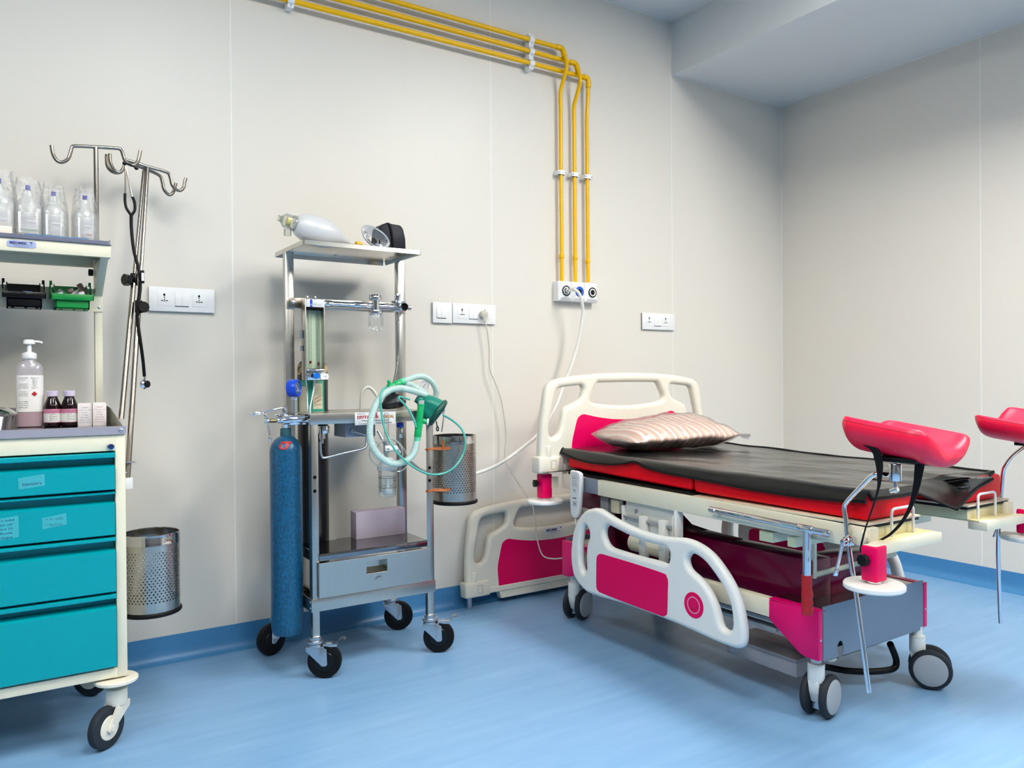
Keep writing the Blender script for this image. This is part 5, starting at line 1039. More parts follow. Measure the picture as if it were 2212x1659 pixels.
# covers over the lifting columns
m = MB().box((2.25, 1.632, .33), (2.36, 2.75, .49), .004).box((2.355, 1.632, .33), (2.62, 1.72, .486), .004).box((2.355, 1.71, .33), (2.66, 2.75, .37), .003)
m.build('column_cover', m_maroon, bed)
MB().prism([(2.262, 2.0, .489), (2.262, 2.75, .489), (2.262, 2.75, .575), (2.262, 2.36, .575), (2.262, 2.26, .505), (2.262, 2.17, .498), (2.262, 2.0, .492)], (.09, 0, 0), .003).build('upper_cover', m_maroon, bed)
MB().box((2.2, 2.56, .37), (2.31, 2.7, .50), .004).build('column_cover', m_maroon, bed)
m = MB().box((2.262, 1.625, .43), (2.275, 1.672, .602), .001).cyl((2.26, 1.648, .575), (2.272, 1.648, .575), .012, n=18).cyl((2.256, 1.648, .458), (2.29, 1.648, .458), .014, n=18).cyl((2.262, 1.638, .44), (2.75, 1.64, .45), .012, n=14)
m.build('lift_bracket', m_cream, bed)
# battery box
q1, q2 = PX(1717, 1463, 2.24), PX(1720.7, 1432.6, 2.24); q0 = PX(1580, 1400, 2.24)
mb = MB().box((2.24, q2.y, q1.z), (2.4, q0.y + .02, q2.z), .003).build('battery_box', mat('box grey plastic', 'a8a4a8', .4), bed)
MB().box((2.236, q2.y - .004, q2.z), (2.404, q0.y + .024, q2.z + .012), .002).build('box_lid', mat('box lid grey', '8d888a', .3), bed)
# brake pedal bow
MB().tube([PZ(*gR4(u, v), z) for u, v, z in ((560, 1130, .085), (780, 1165, .06), (1000, 1205, .055), (1250, 1215, .055), (1450, 1200, .055), (1540, 1170, .058), (1560, 1100, .08), (1540, 1020, .11), (1490, 900, .16))], .0115, 10, 5).build('pedal_bow', m_black, bed)
# ---- castors
def twin_castor(x, y, head, off=.032):
    st = V((x, y, 0)); hd = V((math.cos(head), math.sin(head), 0)); ax = V((-hd.y, hd.x, 0)); r = .0695; wc = st + hd * off + V((0, 0, r))
    f = MB().cyl(st + V((0, 0, .172)), st + V((0, 0, .21)), .0165, n=22).cyl(st + V((0, 0, .172)), st + V((0, 0, .178)), .026, n=26, bev=.002).cyl(st + V((0, 0, .118)), st + V((0, 0, .173)), .0265, n=28, bev=.003)
    p = [st + hd * d + V((0, 0, z)) for d, z in ((-.0265, .125), (.026, .125), (.05, .1), (.052, .06), (.04, .045), (.02, .045), (-.002, .05), (-.018, .085))]
    f.prism([q - ax * .0175 for q in p], ax * .035, .004)
    c = f.build('castor', m_pwhite, bed)
    MB().prism([st + hd * d + V((0, 0, z)) - ax * .014 for d, z in ((.0, .028), (.05, .028), (.052, .05), (.0, .052))], ax * .028, .002).build('axle_guard', m_zinc, c)
    for s_ in (-1, 1):
        o = wc + ax * s_ * .031
        MB().lathe([(.03, -.012), (r - .008, -.012), (r - .002, -.009), (r, -.003), (r, .003), (r - .003, .009), (r - .01, .0125), (.03, .012)], o, ax * s_, 40).build('tyre', m_tyre, c)
        MB().lathe([(.055, .012), (.0545, .0145), (.05, .0165), (.02, .0175), (.001, .0175)], o, ax * s_, 40).build('disc', m_greyc, c)
twin_castor(2.2, 1.577, math.atan2(.2, .98))
twin_castor(2.735, 1.545, math.atan2(-.85, .5), .04)
twin_castor(2.19, 2.835, math.atan2(.36, .93))
twin_castor(2.735, 2.83, rad(40))
# ---- deck frame
xd = 2.10
for far in (0, 1):
    X0, X1 = (xd, xd + .04) if not far else (mir(xd + .04), mir(xd))
    slab(X0, X1, 1.322, 2.552, .597, .662, .003).build('deck_rail', m_cream, bed)
    slab(X0 + .001, X1 - .001, 2.552, 2.648, .599, .661, .003).build('rail_insert', m_grey, bed)
    slab(X0 + .001, X1 - .001, 2.648, 2.80, .599, .661, .003).build('rail_end', m_cream, bed)
    m = MB()
    a, b = (xd, 2.415) if not far else (mir(2.36), mir(xd))
    m.box((a, 1.285, .592), (b, 1.347, .622), .003).build('deck_arm', m_cream, bed)
    m = MB().box((a + .03, 1.31, .617) if not far else (a, 1.31, .617), (b - .01, 1.62, .624) if not far else (b - .03, 1.62, .624), .001)
    m.build('arm_plate', mat('pale deck plate', 'd9cf9e', .45), bed); m = MB()
    a, b = (xd + .035, 2.365) if not far else (mir(2.365), mir(xd + .035))
    m.box((a, 1.345, .622), (b, 1.62, .658), .004)
    m.build('deck_pan', mat('cream deck pan', 'e4dcae', .42), bed)
    a, b = (xd + .004, 2.383) if not far else (mir(2.383), mir(xd + .004))
    q = MB().box((a + .002, 1.338, .657), (b - .002, 2.03, .6665), .001)
    q.build('deck_gap_strip', m_black, bed)  # black strip filling the gap under the deck board
    MB().box((a, 1.334, .6665), (b, 2.03, .672), .001).build('deck_board', mat('deck board edge', 'd8cdb4', .5), bed)
    c = (a + b) / 2 + (.002 if not far else 0)
    l0, l1 = (2.216, 2.331) if not far else (mir(2.331), mir(2.216))
    MB().tube(crom([(l0, 1.328, .625), (l0, 1.328, .66), (l0, 1.328, .694), (l0 + .006, 1.328, .703), (l0 + .016, 1.328, .706)], 4) + crom([(l1 - .016, 1.328, .706), (l1 - .006, 1.328, .703), (l1, 1.328, .694), (l1, 1.328, .66), (l1, 1.328, .625)], 4), .0042, 10).build('mattress_loop', m_pwhite, bed)
for ya_, yb_, z_ in ((2.80, 2.84, .672), (1.97, 2.03, .655), (1.615, 1.66, .658)): add(MB(), xd + .03, mir(xd + .03), ya_, yb_, .6, z_, .002).build('cross_beam', m_cream, bed)
slab(xd + .02, mir(xd + .02), 2.03, 2.78, .656, .672).build('back_board', m_black, bed)
slab(2.01, mir(2.01), 2.795, 2.90, .6725, .6755).build('head_plate', m_mirror, bed)
MB().box((xd + .02, 1.62, .657), (mir(xd + .02), 2.03, .6665)).build('deck_gap_strip', m_black, bed)
# cross tubes under the deck
for (u0, v0), (u1, v1) in (((972, 755), (1180, 905)), ((1392, 808), (1508, 955))):
    a, b = PX(*gR2(u0, v0), 2.125), PX(*gR2(u1, v1), 2.125)
    MB().box((2.125, b.y, zt(b.y, .552)), (mir(2.125), a.y, zt(a.y, .585)), .002).build('cross_tube', m_cream, bed)
    MB().box((2.1235, b.y, zt(b.y, .552)), (2.126, a.y, zt(a.y, .585)), .001).build('tube_cap', mat('pale yellow cap', 'dfe0b8', .5), bed)
# ---- corner sockets with knob and bumper disc
def socket(x, y, z0, z1, knob_dir):
    s_ = MB().box((x - .027, y - .024, z0), (x + .027, y + .024, z1), .006, 3).build('corner_socket', m_pink, bed)
    MB().box((x - .022, y - .019, z1 - .002), (x + .022, y + .019, z1 + .0015), .002).build('socket_cap', m_cream, s_)
    kd = V(knob_dir).normalized(); c = V((x, y, z0 + .62 * (z1 - z0))) + kd * .03
    k = MB().cyl(c - kd * .02, c + kd * .008, .006, n=12); d, u, v = axes(kd)
    k.prism([c + kd * .006 + u * (.0175 * (1 if i % 2 else .82) * math.cos(PI * i / 8)) + v * (.0175 * (1 if i % 2 else .82) * math.sin(PI * i / 8)) for i in range(16)], kd * .016, .0025)
    k.build('knob', m_black, s_)
    MB().cyl((x, y, z0 - .006), (x, y, z0 + .002), .02, n=24).build('washer', m_chrome, s_)
    MB().lathe([(.002, -.016), (.078, -.016), (.0815, -.012), (.0815, -.003), (.078, .001), (.002, .001)], (x, y, z0 - .007), (0, 0, 1), 56).build('bumper_disc', m_pwhite, s_)
socket(2.055, 1.284, .527, .627, (-1, .1, 0)); socket(mir(2.055), 1.30, .55, .635, (1, .3, 0))
socket(2.053, 2.868, .566, .675, (-1, .3, 0)); socket(mir(2.053), 2.868, .566, .675, (1, 0, 0))
for x in (2.075, mir(2.075)):
    MB().box((min(x, x + (XC - x) * .06), 1.29, .6), (max(x, x + (XC - x) * .06), 1.31, .62)).build('socket_bracket', m_cream, bed)
    MB().box((min(x, x + (XC - x) * .08), 2.84, .61), (max(x, x + (XC - x) * .08), 2.86, .66)).build('socket_bracket', m_cream, bed)
# ---- head board and its twin leaning on the wall
YH = 2.85
hp = lambda pts: [((lambda p: (p.x - XC, p.z))(PY(*gR5(u, v), YH))) for u, v in pts]
def sym(half): return half + [(-x, z) for x, z in half[::-1]]
outer = hp([(218, 1030), (222, 850), (236, 650), (262, 440), (283, 290), (308, 225), (358, 175), (430, 150), (600, 117), (900, 88), (1150, 81)])
outer = [(-.25, .688), (-.42, .688), (-.475, .688), (outer[0][0] + .006, .70)] + outer
holeA = hp([(395, 330), (420, 272), (470, 247), (600, 230), (688, 224), (712, 250), (712, 295), (690, 365), (640, 408), (560, 448), (510, 480), (487, 530), (472, 620), (452, 710), (428, 775), (390, 808), (350, 808), (327, 770), (325, 700), (342, 580), (372, 440)])
mA = [(-x, z) for x, z in holeA[::-1]]
holeB = sym(hp([(1150, 450), (950, 438), (835, 420), (800, 395), (797, 350), (825, 280), (868, 200), (930, 192), (1150, 186)]))
inset = sym(hp([(1150, 606), (1000, 600), (850, 578), (760, 558), (705, 549), (662, 570), (634, 610), (604, 730), (575, 880)]) + [(-.345, .75), (-.342, .715), (-.325, .7), (-.25, .698), (-.08, .698)][::1])
def board(f, name, parent, label=None):
    ns = V(f(V((0, 0, 1)))) - V(f(V((0, 0, 0))))
    b = MB().plate(sym(outer), [holeA, mA, holeB], .044, .019, f, k=4, res=4)
    for s_ in (-1, 1):
        w_ = f(V((0, 0, .031))) - f(V((0, 0, -.031))); b.prism([f(V((s_ * x, z, -.031))) for x, z in ((-.535, .683), (-.535, .757), (-.398, .757), (-.398, .683))], w_, .009, 3)
    b.plate([(-.4, .69), (.4, .69), (.4, .72), (-.4, .72)], [], .05, .006, f, k=0)
    b.plate([(-.33, .655), (.33, .655), (.345, .70), (-.345, .70)], [], .04, .004, f, k=0)
    o = b.build(name, m_ivory, parent, label)
    MB().plate(inset, [], .046, .0015, f, k=4, res=1).build('inset_panel', m_pink, o)
    k = MB()
    for s_ in (-1, 1):
        w_ = f(V((0, 0, .03))) - f(V((0, 0, -.03))); k.prism([f(V((s_ * x, z, -.03))) for x, z in ((-.492, .745), (-.492, .806), (-.464, .806), (-.464, .745))], w_, .01, 3)
    k.build('latch', m_ivory, o)
    k = MB()
    for s_ in (-1, 1): k.plate([(s_ * x, z) for x, z in ((-.47, .7), (-.44, .7), (-.44, .74), (-.47, .74))], [[(s_ * x, z) for x, z in ((-.465, .705), (-.445, .705), (-.445, .735), (-.465, .735))]], .065, .0015, f, k=0)
    k.build('latch_frame', mat('latch grey ivory', 'c9c6ba', .4), o)
    return o
board(lambda c: V((XC + c.x, YH - c.z, c.y)), 'headboard', bed)
# spare board: its left end and foot measured against the wall, leaning back
q = PY(1002, 1260, 3.262); lean_ = rad(4.5); xs = q.x + .535
def fsp(c):
    h = c.y - .655; return V((xs + c.x, 3.268 - c.z * math.cos(lean_) + h * math.sin(lean_), .012 + h * math.cos(lean_) + c.z * math.sin(lean_) + .012))
fb = thing('footboard', 'detached ivory and magenta footboard standing on the floor against the wall', 'footboard', (xs, 3.27, 0))
bo_ = board(fsp, 'board', fb)
k = MB()
for s_ in (-1, 1): a = fsp(V((s_ * -.5, .685, 0))); k.cyl((a.x, a.y, 0), (a.x, a.y + .003, a.z + .01), .013, n=20, bev=.002)
k.build('peg', m_zinc, fb)
a, b = PY(*(980 + 598 / 2.962, 760 + 1150 / 2.962), 3.25), PY(*(980 + 708 / 2.962, 760 + 1140 / 2.962), 3.25)
n0 = V(((a.x + b.x) / 2 - xs, (a.z + b.z) / 2 / math.cos(lean_) + .655 - .024, 0)); hw = (b.x - a.x) / 2
pl_ = MB().plate([(n0.x - hw, n0.y - .018), (n0.x + hw, n0.y - .018), (n0.x + hw, n0.y + .016), (n0.x - hw, n0.y + .016)], [], .0465, .001, fsp, k=0).build('nameplate', m_paper, bo_)
U_ = (fsp(V((1, 0, 0))) - fsp(V((0, 0, 0)))); V_ = (fsp(V((0, 1, 0))) - fsp(V((0, 0, 0))))
tq = fsp(V((n0.x - .012, n0.y - .004, .0238)))
L_ = MB().text('MEDIMEK', tq, U_, V_, .017, .0002, width=hw * 1.3, bold=.0005)
logo(L_, fsp(V((n0.x + hw * .78, n0.y + .005, .0238))), U_, V_, .014)
L_.text('COMPLETE HOSPITAL FURNITURE', fsp(V((n0.x - .004, n0.y - .01, .0238))), U_, V_, .005, .0001, width=hw * 1.6).text('www.medimek', fsp(V((n0.x - .004, n0.y - .0155, .0238))), U_, V_, .005, .0001, width=hw * .8)
L_.build('lettering', m_inkb, pl_)
# ---- folding side rails
sx = 2.06
sp_ = lambda pts: [((lambda p: (p.y, p.z))(PX(*gR6(u, v), sx - .012))) for u, v in pts]
so = sp_([(168, 620), (174, 480), (198, 330), (250, 200), (320, 122), (400, 92), (480, 100), (570, 155), (700, 232), (900, 322), (1100, 385), (1280, 407), (1420, 422), (1560, 480), (1700, 590), (1830, 760), (1930, 930), (1990, 1080), (2030, 1240), (2055, 1400), (2058, 1520), (2040, 1590), (1990, 1615), (1900, 1598), (1700, 1520), (1300, 1340), (800, 1150), (400, 1030), (300, 965), (230, 880), (190, 790)])
h1 = sp_([(330, 275), (362, 325), (370, 400), (345, 480), (335, 600), (338, 740), (325, 790), (300, 780), (276, 700), (268, 600), (272, 480), (285, 370), (305, 297)])
h2 = sp_([(572, 277), (620, 297), (760, 368), (900, 428), (1060, 478), (1180, 505), (1228, 548), (1240, 600), (1215, 692), (1100, 662), (900, 612), (700, 552), (600, 515), (552, 462), (527, 390), (532, 318)])
h3 = sp_([(1480, 585), (1560, 618), (1650, 700), (1760, 850), (1850, 1000), (1900, 1150), (1922, 1300), (1918, 1390), (1890, 1422), (1840, 1410), (1800, 1365), (1770, 1250), (1730, 1120), (1650, 960), (1560, 850), (1470, 770), (1437, 710), (1432, 640)])
ip = sp_([(457, 640), (470, 600), (505, 582), (600, 608), (900, 698), (1185, 793), (1218, 825), (1236, 880), (1233, 1000), (1228, 1210), (1215, 1248), (1185, 1260), (1150, 1252), (800, 1122), (520, 1012), (475, 985), (456, 940), (455, 800)])
bc = sp_([(1515, 1140)])[0]
for far in (0, 1):
    f = (lambda c: V((mir(sx) + c.z, c.x, c.y))) if far else (lambda c: V((sx - c.z, c.x, c.y)))
    sr = MB().plate(so, [h1, h2, h3], .036, .0165, f, k=4, res=4).build('side_rail', m_pwhite, bed)
    MB().plate(ip, [], .0375, .001, f, k=3, res=1).build('inset_panel', m_pink, sr)
    bd = MB().plate([(bc[0] + .0455 * math.cos(2 * PI * k / 40), bc[1] + .0455 * math.sin(2 * PI * k / 40)) for k in range(40)], [], .039, .001, f, k=0, res=1).build('round_badge', m_pink, sr)
    m = MB().plate([(bc[0] + .030 * math.cos(2 * PI * k / 40), bc[1] + .030 * math.sin(2 * PI * k / 40)) for k in range(40)], [[(bc[0] + .0265 * math.cos(2 * PI * k / 40), bc[1] + .0265 * math.sin(2 * PI * k / 40)) for k in range(40)]], .0405, .0005, f, k=0, res=1)
    m.build('badge_ring', mat('faded ring', 'd8a0b8', .4), bd)
    m = MB()
    for k in range(16):
        an = rad(180 + k * 12)
        m.plate([(bc[0] + r_ * math.cos(an + da), bc[1] + r_ * math.sin(an + da)) for r_, da in ((.011, -.03), (.019, -.03), (.019, .03), (.011, .03))], [], .0398, .0002, f, k=0, res=0)
    m.build('angle_scale', mat('deep magenta print', '7a0038', .5), bd)
# rail bracket and swing arms
a, b = PX(*gR6(765, 75), 2.128), PX(*gR6(1335, 140), 2.128)
yb0, yb1 = b.y - .02, a.y
m = MB().box((2.128, yb0, .47), (2.132, yb1, .603), .0008)
m.box((2.104, yb1 - .004, .5), (2.13, yb1, .588), .001).box((2.104, yb0 + .025, .5), (2.13, yb0 + .029, .585), .001).box((2.10, yb0, .44), (2.13, yb0 + .016, .61), .001)
m.build('rail_bracket', m_pwhite, bed)
za = PX(*gR6(1050, 245), 2.115).z
m = MB().cyl((2.115, yb0 + .02, za - .004), (2.115, yb1 - .003, za + .004), .0065, n=14); m.build('pivot_rod', m_zinc, bed)
q = PX(*gR6(878, 118), 2.127); MB().cyl((2.128, q.y, q.z), (2.122, q.y, q.z), .008, n=18, bev=.001).build('bolt', m_zinc, bed)
for u in (950, 1165):
    q = PX(*gR6(u, 250), 2.112)
    MB().box((2.102, q.y - .02, za - .14), (2.125, q.y + .014, za + .018), .002).build('swing_arm', m_pwhite, bed)
for u0, u1 in ((800, 895), (880, 1010), (990, 1165)):
    a, b = PX(*gR6(u0, 520), 2.125), PX(*gR6(u1, 560), 2.125)
    MB().lathe([(.03, 0), (.038, .004), (.038, abs(a.y - b.y) - .004), (.03, abs(a.y - b.y))], (2.15, b.y, .44), (0, 1, 0), 24).build('pivot_housing', m_cream, bed)
# gearbox behind the handset: mounting plates under the head end of the rail
a, b = PX(1303, 1075, 2.14), PX(1337, 1110, 2.14)
MB().box((2.14, b.y + .07, .5), (2.18, a.y + .02, .6), .003).build('actuator_mount', m_greyc, bed)
a, b = PX(1319, 1075, 2.125), PX(1337, 1105, 2.125)
MB().box((2.125, b.y, .545), (2.15, a.y, .6), .003).build('actuator_box', m_cream, bed)
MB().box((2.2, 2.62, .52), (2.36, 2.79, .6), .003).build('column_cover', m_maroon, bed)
# ---- hand grip bar
a, b = PX(*gR2(232, 412), 2.076), PX(*gR2(2040, 785), 2.076)
m = MB().cyl(a, b, .0105, n=24, bev=.001)
tq = PX(*gR2(1680, 690), 2.076); dr = (b - a).normalized(); j0 = a + dr * ((tq - a).dot(dr))
m.cyl(j0 - dr * .028, j0 + dr * .022, .0128, n=24, bev=.001)
for f_ in (.06, .93): c = a + dr * ((b - a).length * f_); m.cyl(c, c + V((.03, 0, 0)), .008, n=14)
for f_ in (.05, .97): c = a + dr * ((b - a).length * f_); m.cyl(c + V((-.0125, 0, 0)), c, .005, n=6)
gb = m.build('grip_bar', m_chrome, bed)
ge = PX(*gR2(1678, 1400), 2.074)
MB().cyl(j0, (2.074, j0.y, ge.z), .0125, n=24).cyl(j0 + V((0, 0, -.03)), j0 + V((0, 0, -.01)), .0138, n=24).build('grip_stem', m_chrome, gb)
zb_ = PX(1745, 1328, 2.074).z; R = []
for k in range(25):
    f_ = k / 24; z = ge.z + (zb_ - ge.z) * f_; row = []
    for j in range(20):
        an = 2 * PI * j / 20; r_ = .0158 + (.0035 * abs(math.sin(f_ * PI * 5)) * max(0, math.cos(an - rad(-70))) if .35 < f_ < .97 else 0)
        row.append(V((2.074 + r_ * math.cos(an), j0.y + r_ * math.sin(an), z)))
    R.append(row)
MB().rings(R).build('hand_grip', m_redgrip, gb)
# ---- handset
hx_ = 2.068
pts = [(lambda p: (p.y, p.z))(PX(u, v, hx_)) for u, v in ((1230.5, 1020), (1236, 1017), (1243, 1018), (1250, 1022), (1252.5, 1030), (1252, 1060), (1250, 1095), (1247, 1115), (1243, 1120), (1237, 1118), (1232, 1105), (1230, 1060))]
cq = PX(1241, 1068, hx_)
t = thing('remote_control', 'slim white bed handset hanging on the deck rail beside the magenta corner', 'remote control', (hx_, cq.y, cq.z))
MB().plate(pts, [], .022, .006, lambda c: V((hx_ - c.z + .011, c.x, c.y)), k=4).box((hx_ + .022, cq.y - .01, cq.z + .03), (xd + .0, cq.y + .01, cq.z + .04)).build('body', m_white2, t)
m = MB(); yv = cq.y; U2, V2 = V((0, -1, 0)), V((0, 0, 1)); zz = lambda py: PX(1241, py, hx_).z
for py in (1033, 1046, 1088):
    zc = zz(py); w_, h_ = .0125, .0105
    for a_, b_ in (((-w_, -h_), (w_, -h_ + .0006)), ((-w_, h_ - .0006), (w_, h_)), ((-w_, -h_), (-w_ + .0006, h_)), ((w_ - .0006, -h_), (w_, h_))): m.box((hx_ - .0006, yv + a_[0], zc + a_[1]), (hx_ + .001, yv + b_[0], zc + b_[1]))
    if py < 1080:
        for k in (-.0075, 0, .0075): m.box((hx_ - .0006, yv + k - .0022, zc - .001), (hx_ + .001, yv + k + .0022, zc + .001))
    else:
        for k in (-1, 1): m.bar((hx_ - .0003, yv - .009, zc + k * .006), (hx_ - .0003, yv + .009, zc - k * .006), .001, .0015)
m.text('MEDIMEK', (hx_ - .0006, yv, zz(1077)), U2, V2, .006, .0002, width=.024, bold=.0002)
logo(m, (hx_ - .0006, yv + .002, zz(1061)), U2, V2, .013)
m.build('button_print', m_ink, t)
MB().prism([V((hx_ - .0008, yv, zz(1062))) + U2 * a_ + V2 * b_ for a_, b_ in ((.003, -.006), (.0085, -.001), (.0085, .005))], (.001, 0, 0)).build('emblem', mat('leaf green', '8cc63f', .4), t)
q0 = PX(1243.5, 1119, hx_ + .006); pp = [q0, q0 + V((0.002, 0, -.03)), q0 + V((.04, .01, -.09))]
a, b = PX(1262, 1192, 2.12), PX(1258, 1240, 2.12); coil = []
for k in range(150): f_ = k / 149; c = a.lerp(b, f_) + V((0, -.012 * math.sin(PI * f_) , 0)); coil.append(c + V((.006 * math.cos(k * 2 * PI / 9.5), .006 * math.sin(k * 2 * PI / 9.5), 0)))
MB().tube(pp + [a + V((0, 0, .03))], .0028, 8, 5).tube(coil, .0024, 6).tube([coil[-1], b + V((.02, .03, -.02)), b + V((.06, .05, .02))], .0028, 8, 4).build('coiled_cord', m_hosew, t)
# ---- mattress sections
def vinyl(poly, y_fun, th, name, lab, grp='red mattress sections'):
    mb = MB(); mb.prism([(x, y, zt(y, .675)) for x, y in poly], (0, 0, th), .012, 3)
    return solo(mb, name, m_red, lab, 'mattress', grp)
x0, x1 = 2.127, 2.923; n0_, n1_, yn = 2.37, 2.68, 1.62
vinyl([(x0, 1.349), (n0_, 1.349), (n0_, yn - .05), (n0_ + .05, yn), (n1_ - .05, yn), (n1_, yn - .05), (n1_, 1.349), (x1, 1.349), (x1, 2.036), (x0, 2.036)], None, .0825, 'mattress', 'red vinyl mattress section at the foot end with a notch in its end')
hm_ = MB().prism([(x, y, zt(y, .677) + .012 * max(0, (y - 2.044) / .75)) for x, y in ((x0, 2.046), (x1, 2.046), (x1, 2.79), (x0, 2.79))], (0, 0, .08), .012, 3)
solo(hm_, 'mattress', m_red, 'red vinyl mattress section at the head end under the pillow', 'mattress', 'red mattress sections')
mtop = lambda y: zt(y, .7575) + (.012 * max(0, (y - 2.044) / .75))
# ---- black vinyl sheet
m_sheet = clear('dark tinted vinyl sheet', '1a1314', .72, .2, .25, 9, body=.5, bodycol='050505', ior=1.52)
edge_px = [(1215, 979), (1228, 985), (1241, 990.6), (1275, 999), (1315, 1002.5), (1345, 1001), (1369, 996.7), (1380, 1001), (1389, 1007.5), (1436.6, 1021), (1517.6, 1036), (1619, 1056.5), (1720, 1071.7), (1790, 1079), (1821.5, 1082), (1856, 1083)]
edge = [PX(u, v, 2.112) for u, v in edge_px]
def zedge(y):
    if y >= edge[0].y: return edge[0].z
    for a, b in zip(edge, edge[1:]):
        if a.y >= y >= b.y: f_ = (a.y - y) / (a.y - b.y); return a.z + (b.z - a.z) * f_
    return edge[-1].z
XF = 2.9
def wr(x, y): return .0042 * noise.noise(V((x * 7 + y * 3, y * 5, 1.3))) + .002 * noise.noise(V((x * 22, y * 9 + x * 8, 4.1))) + .0068
def top(x, y):
    z = mtop(min(y, 2.79)) + wr(x, y)
    if y > 2.79: z -= (y - 2.79) * .35
    if n0_ + .01 < x < n1_ - .01 and y < yn: z -= .02 * min(1, (yn - y) / .2) * math.sin(PI * (x - n0_) / (n1_ - n0_))
    return V((x, y, z))
def column(y, xs_):
    ze = min(zedge(y), mtop(min(y, 2.79)) - .003)
    zk = mtop(min(y, 2.79))
    return [V((2.1135, y, ze)), V((2.117, y, ze + .35 * (zk - ze))), V((2.1215, y, zk - .002)), V((2.128, y, zk + .0035))] + [top(x, y) for x in xs_]
ycut = lambda x: 1.5 if x <= 2.39 else 1.5 - (x - 2.39) / .51 * .135
nX, nY = 34, 90
xs_ = [2.14 + (XF - 2.14) * k / nX for k in range(nX + 1)]
P = []
for i in range(nY + 1):
    f_ = i / nY; row = column(2.83 + (1.5 - 2.83) * f_, [])
    row += [top(x, 2.83 + (ycut(x) - 2.83) * f_) for x in xs_]
    P.append(row)
sh = thing('vinyl_sheet', 'dark translucent vinyl sheet with black edging, spread over the red mattress', 'sheet', (XC, 2.1, .76))
mb = MB().grid(P)
# near tongue of the foot end
xn = [x for x in xs_ if x <= 2.385]
Q = []
for i in range(9):
    y = 1.5 + (1.346 - 1.5) * i / 8
    Q.append(column(y, [])[:] + [top(x, y) for x in xn])
for dz_, dy_ in ((-.008, -.003), (-.02, -.0045), (-.026, -.005)):
    Q.append([p + (V((0, dy_, dz_)) if p.x > 2.13 else V((0, 0, 0))) for p in Q[8]])
mb.grid(Q)
# loose corner that hangs over the notch
tip = PY(2066, 1100, 1.305); A_ = [top(x, ycut(x)) for x in xs_ if x >= 2.385]; nA = len(A_)
G = []
for b in range(13):
    f_ = b / 12; row = []
    for k, p in enumerate(A_):
        s_ = k / (nA - 1)
        e_ = tip.lerp(A_[-1], max(0, (s_ - .0)) ** 1.0) if True else tip
        lo = tip + (A_[-1] - tip) * s_
        q = p.lerp(lo, f_); q.y = min(q.y, 1.5) ; bul = math.sin(PI * f_) * .012
        if q.x > 2.66: q.y = min(q.y, 1.338 if q.z < mtop(1.35) - .006 else q.y)
        if q.x > 2.66 and f_ < .6 : q.z = max(q.z, mtop(1.35) + .003 - .06 * max(0, f_ - .3))
        row.append(q + V((0, -bul * .3, bul * .5 + .004 * noise.noise(V((q.x * 14, q.y * 14, 2))))))
    G.append(row)
mb.grid(G)
mb.build('sheet_film', m_sheet, sh, merge=True, ang=60)
ed = MB()
def hem(pts, r=.0055): ed.tube([V(p) for p in pts], r, 6)
hem([r[0] for r in P] + [r[0] for r in Q[1:9]]); hem(Q[-1][3:]); hem(G[-1][::-1] + [p for p in [r[-1] for r in P][::-1]]); hem([r[0] for r in G]); hem(P[0])
ed.build('edging', mat('black binding tape', '050506', .5, Specular_IOR_Level=.2), sh)
# ---- pillow in clear plastic
m_pil = ramp_mat('striped pillow cloth', [(.0, 'f4e2d4'), (.2, 'e2a498'), (.36, 'f0dcc4'), (.5, 'b09aa4'), (.64, 'ecc694'), (.8, 'dc9a96'), (1, 'f8ece2')], 4, .55, wave=(4.2, 2.5, 'X'), stretch=(1, .25, .6))
pc = V((2.53, 2.58, mtop(2.62) + .004)); ru = Matrix.Rotation(rad(-4), 3, 'Z')
def pillow(g, cover):
    R = []; nu, nv = 44, 26
    for i in range(nu + 1):
        u = -1 + 2 * i / nu; row = []
        for j in range(nv):
            a = 2 * PI * j / nv; c_, s_ = math.cos(a), math.sin(a)
            e = (1 - abs(u) ** 3.2) ** .5 if abs(u) < 1 else 0; e = max(e, .1)
            w_ = (.17 + g) * (1 - .12 * abs(u) ** 4); hh = (.062 + g) * e
            y = w_ * math.copysign(abs(c_) ** .75, c_); z = hh * math.copysign(abs(s_) ** .9, s_) * (1 - .45 * abs(c_) ** 3)
            x = u * (.315 + g) * (1 - .05 * c_ * c_)
            nn = noise.noise(V((x * 9, y * 9, z * 14 + 3))) * .010 + noise.noise(V((x * 26 + 5, y * 11, z * 20))) * (.005 if not cover else .009)
            zz_ = .064 + z + nn + .032 * max(-.3, y / .17) + .02 * (x / .3) * (1 if y > 0 else .2)
            p = ru @ V((x, y, 0)); row.append(pc + V((p.x, p.y, max(zz_, .002 if cover else .005))))
        R.append(row)
    return R
t = thing('pillow', 'pale striped pillow wrapped in clear plastic at the head of the bed', 'pillow', pc)
MB().rings(pillow(0, False)).build('cushion', m_pil, t, ang=70)
cv = MB().rings(pillow(.009, True))
for s_, sg in ((1, -1), (1, 1)):
    c = pc + ru @ V((.315 * s_, .15 * sg, 0)); cv.grid([[c + ru @ V((.0 + .06 * i / 5, -.05 * sg + .1 * sg * j / 5 * (1 - i / 7), 0)) + V((0, 0, .03 + .03 * (1 - i / 5) + .012 * noise.noise(V((i, j, s_))))) for j in range(6)] for i in range(6)])
cv.build('plastic_cover', clear('crinkled pillow wrap', 'ffffff', .4, .14, 1.0, 30, body=.05, bodycol='fff8f0'), t, ang=50)
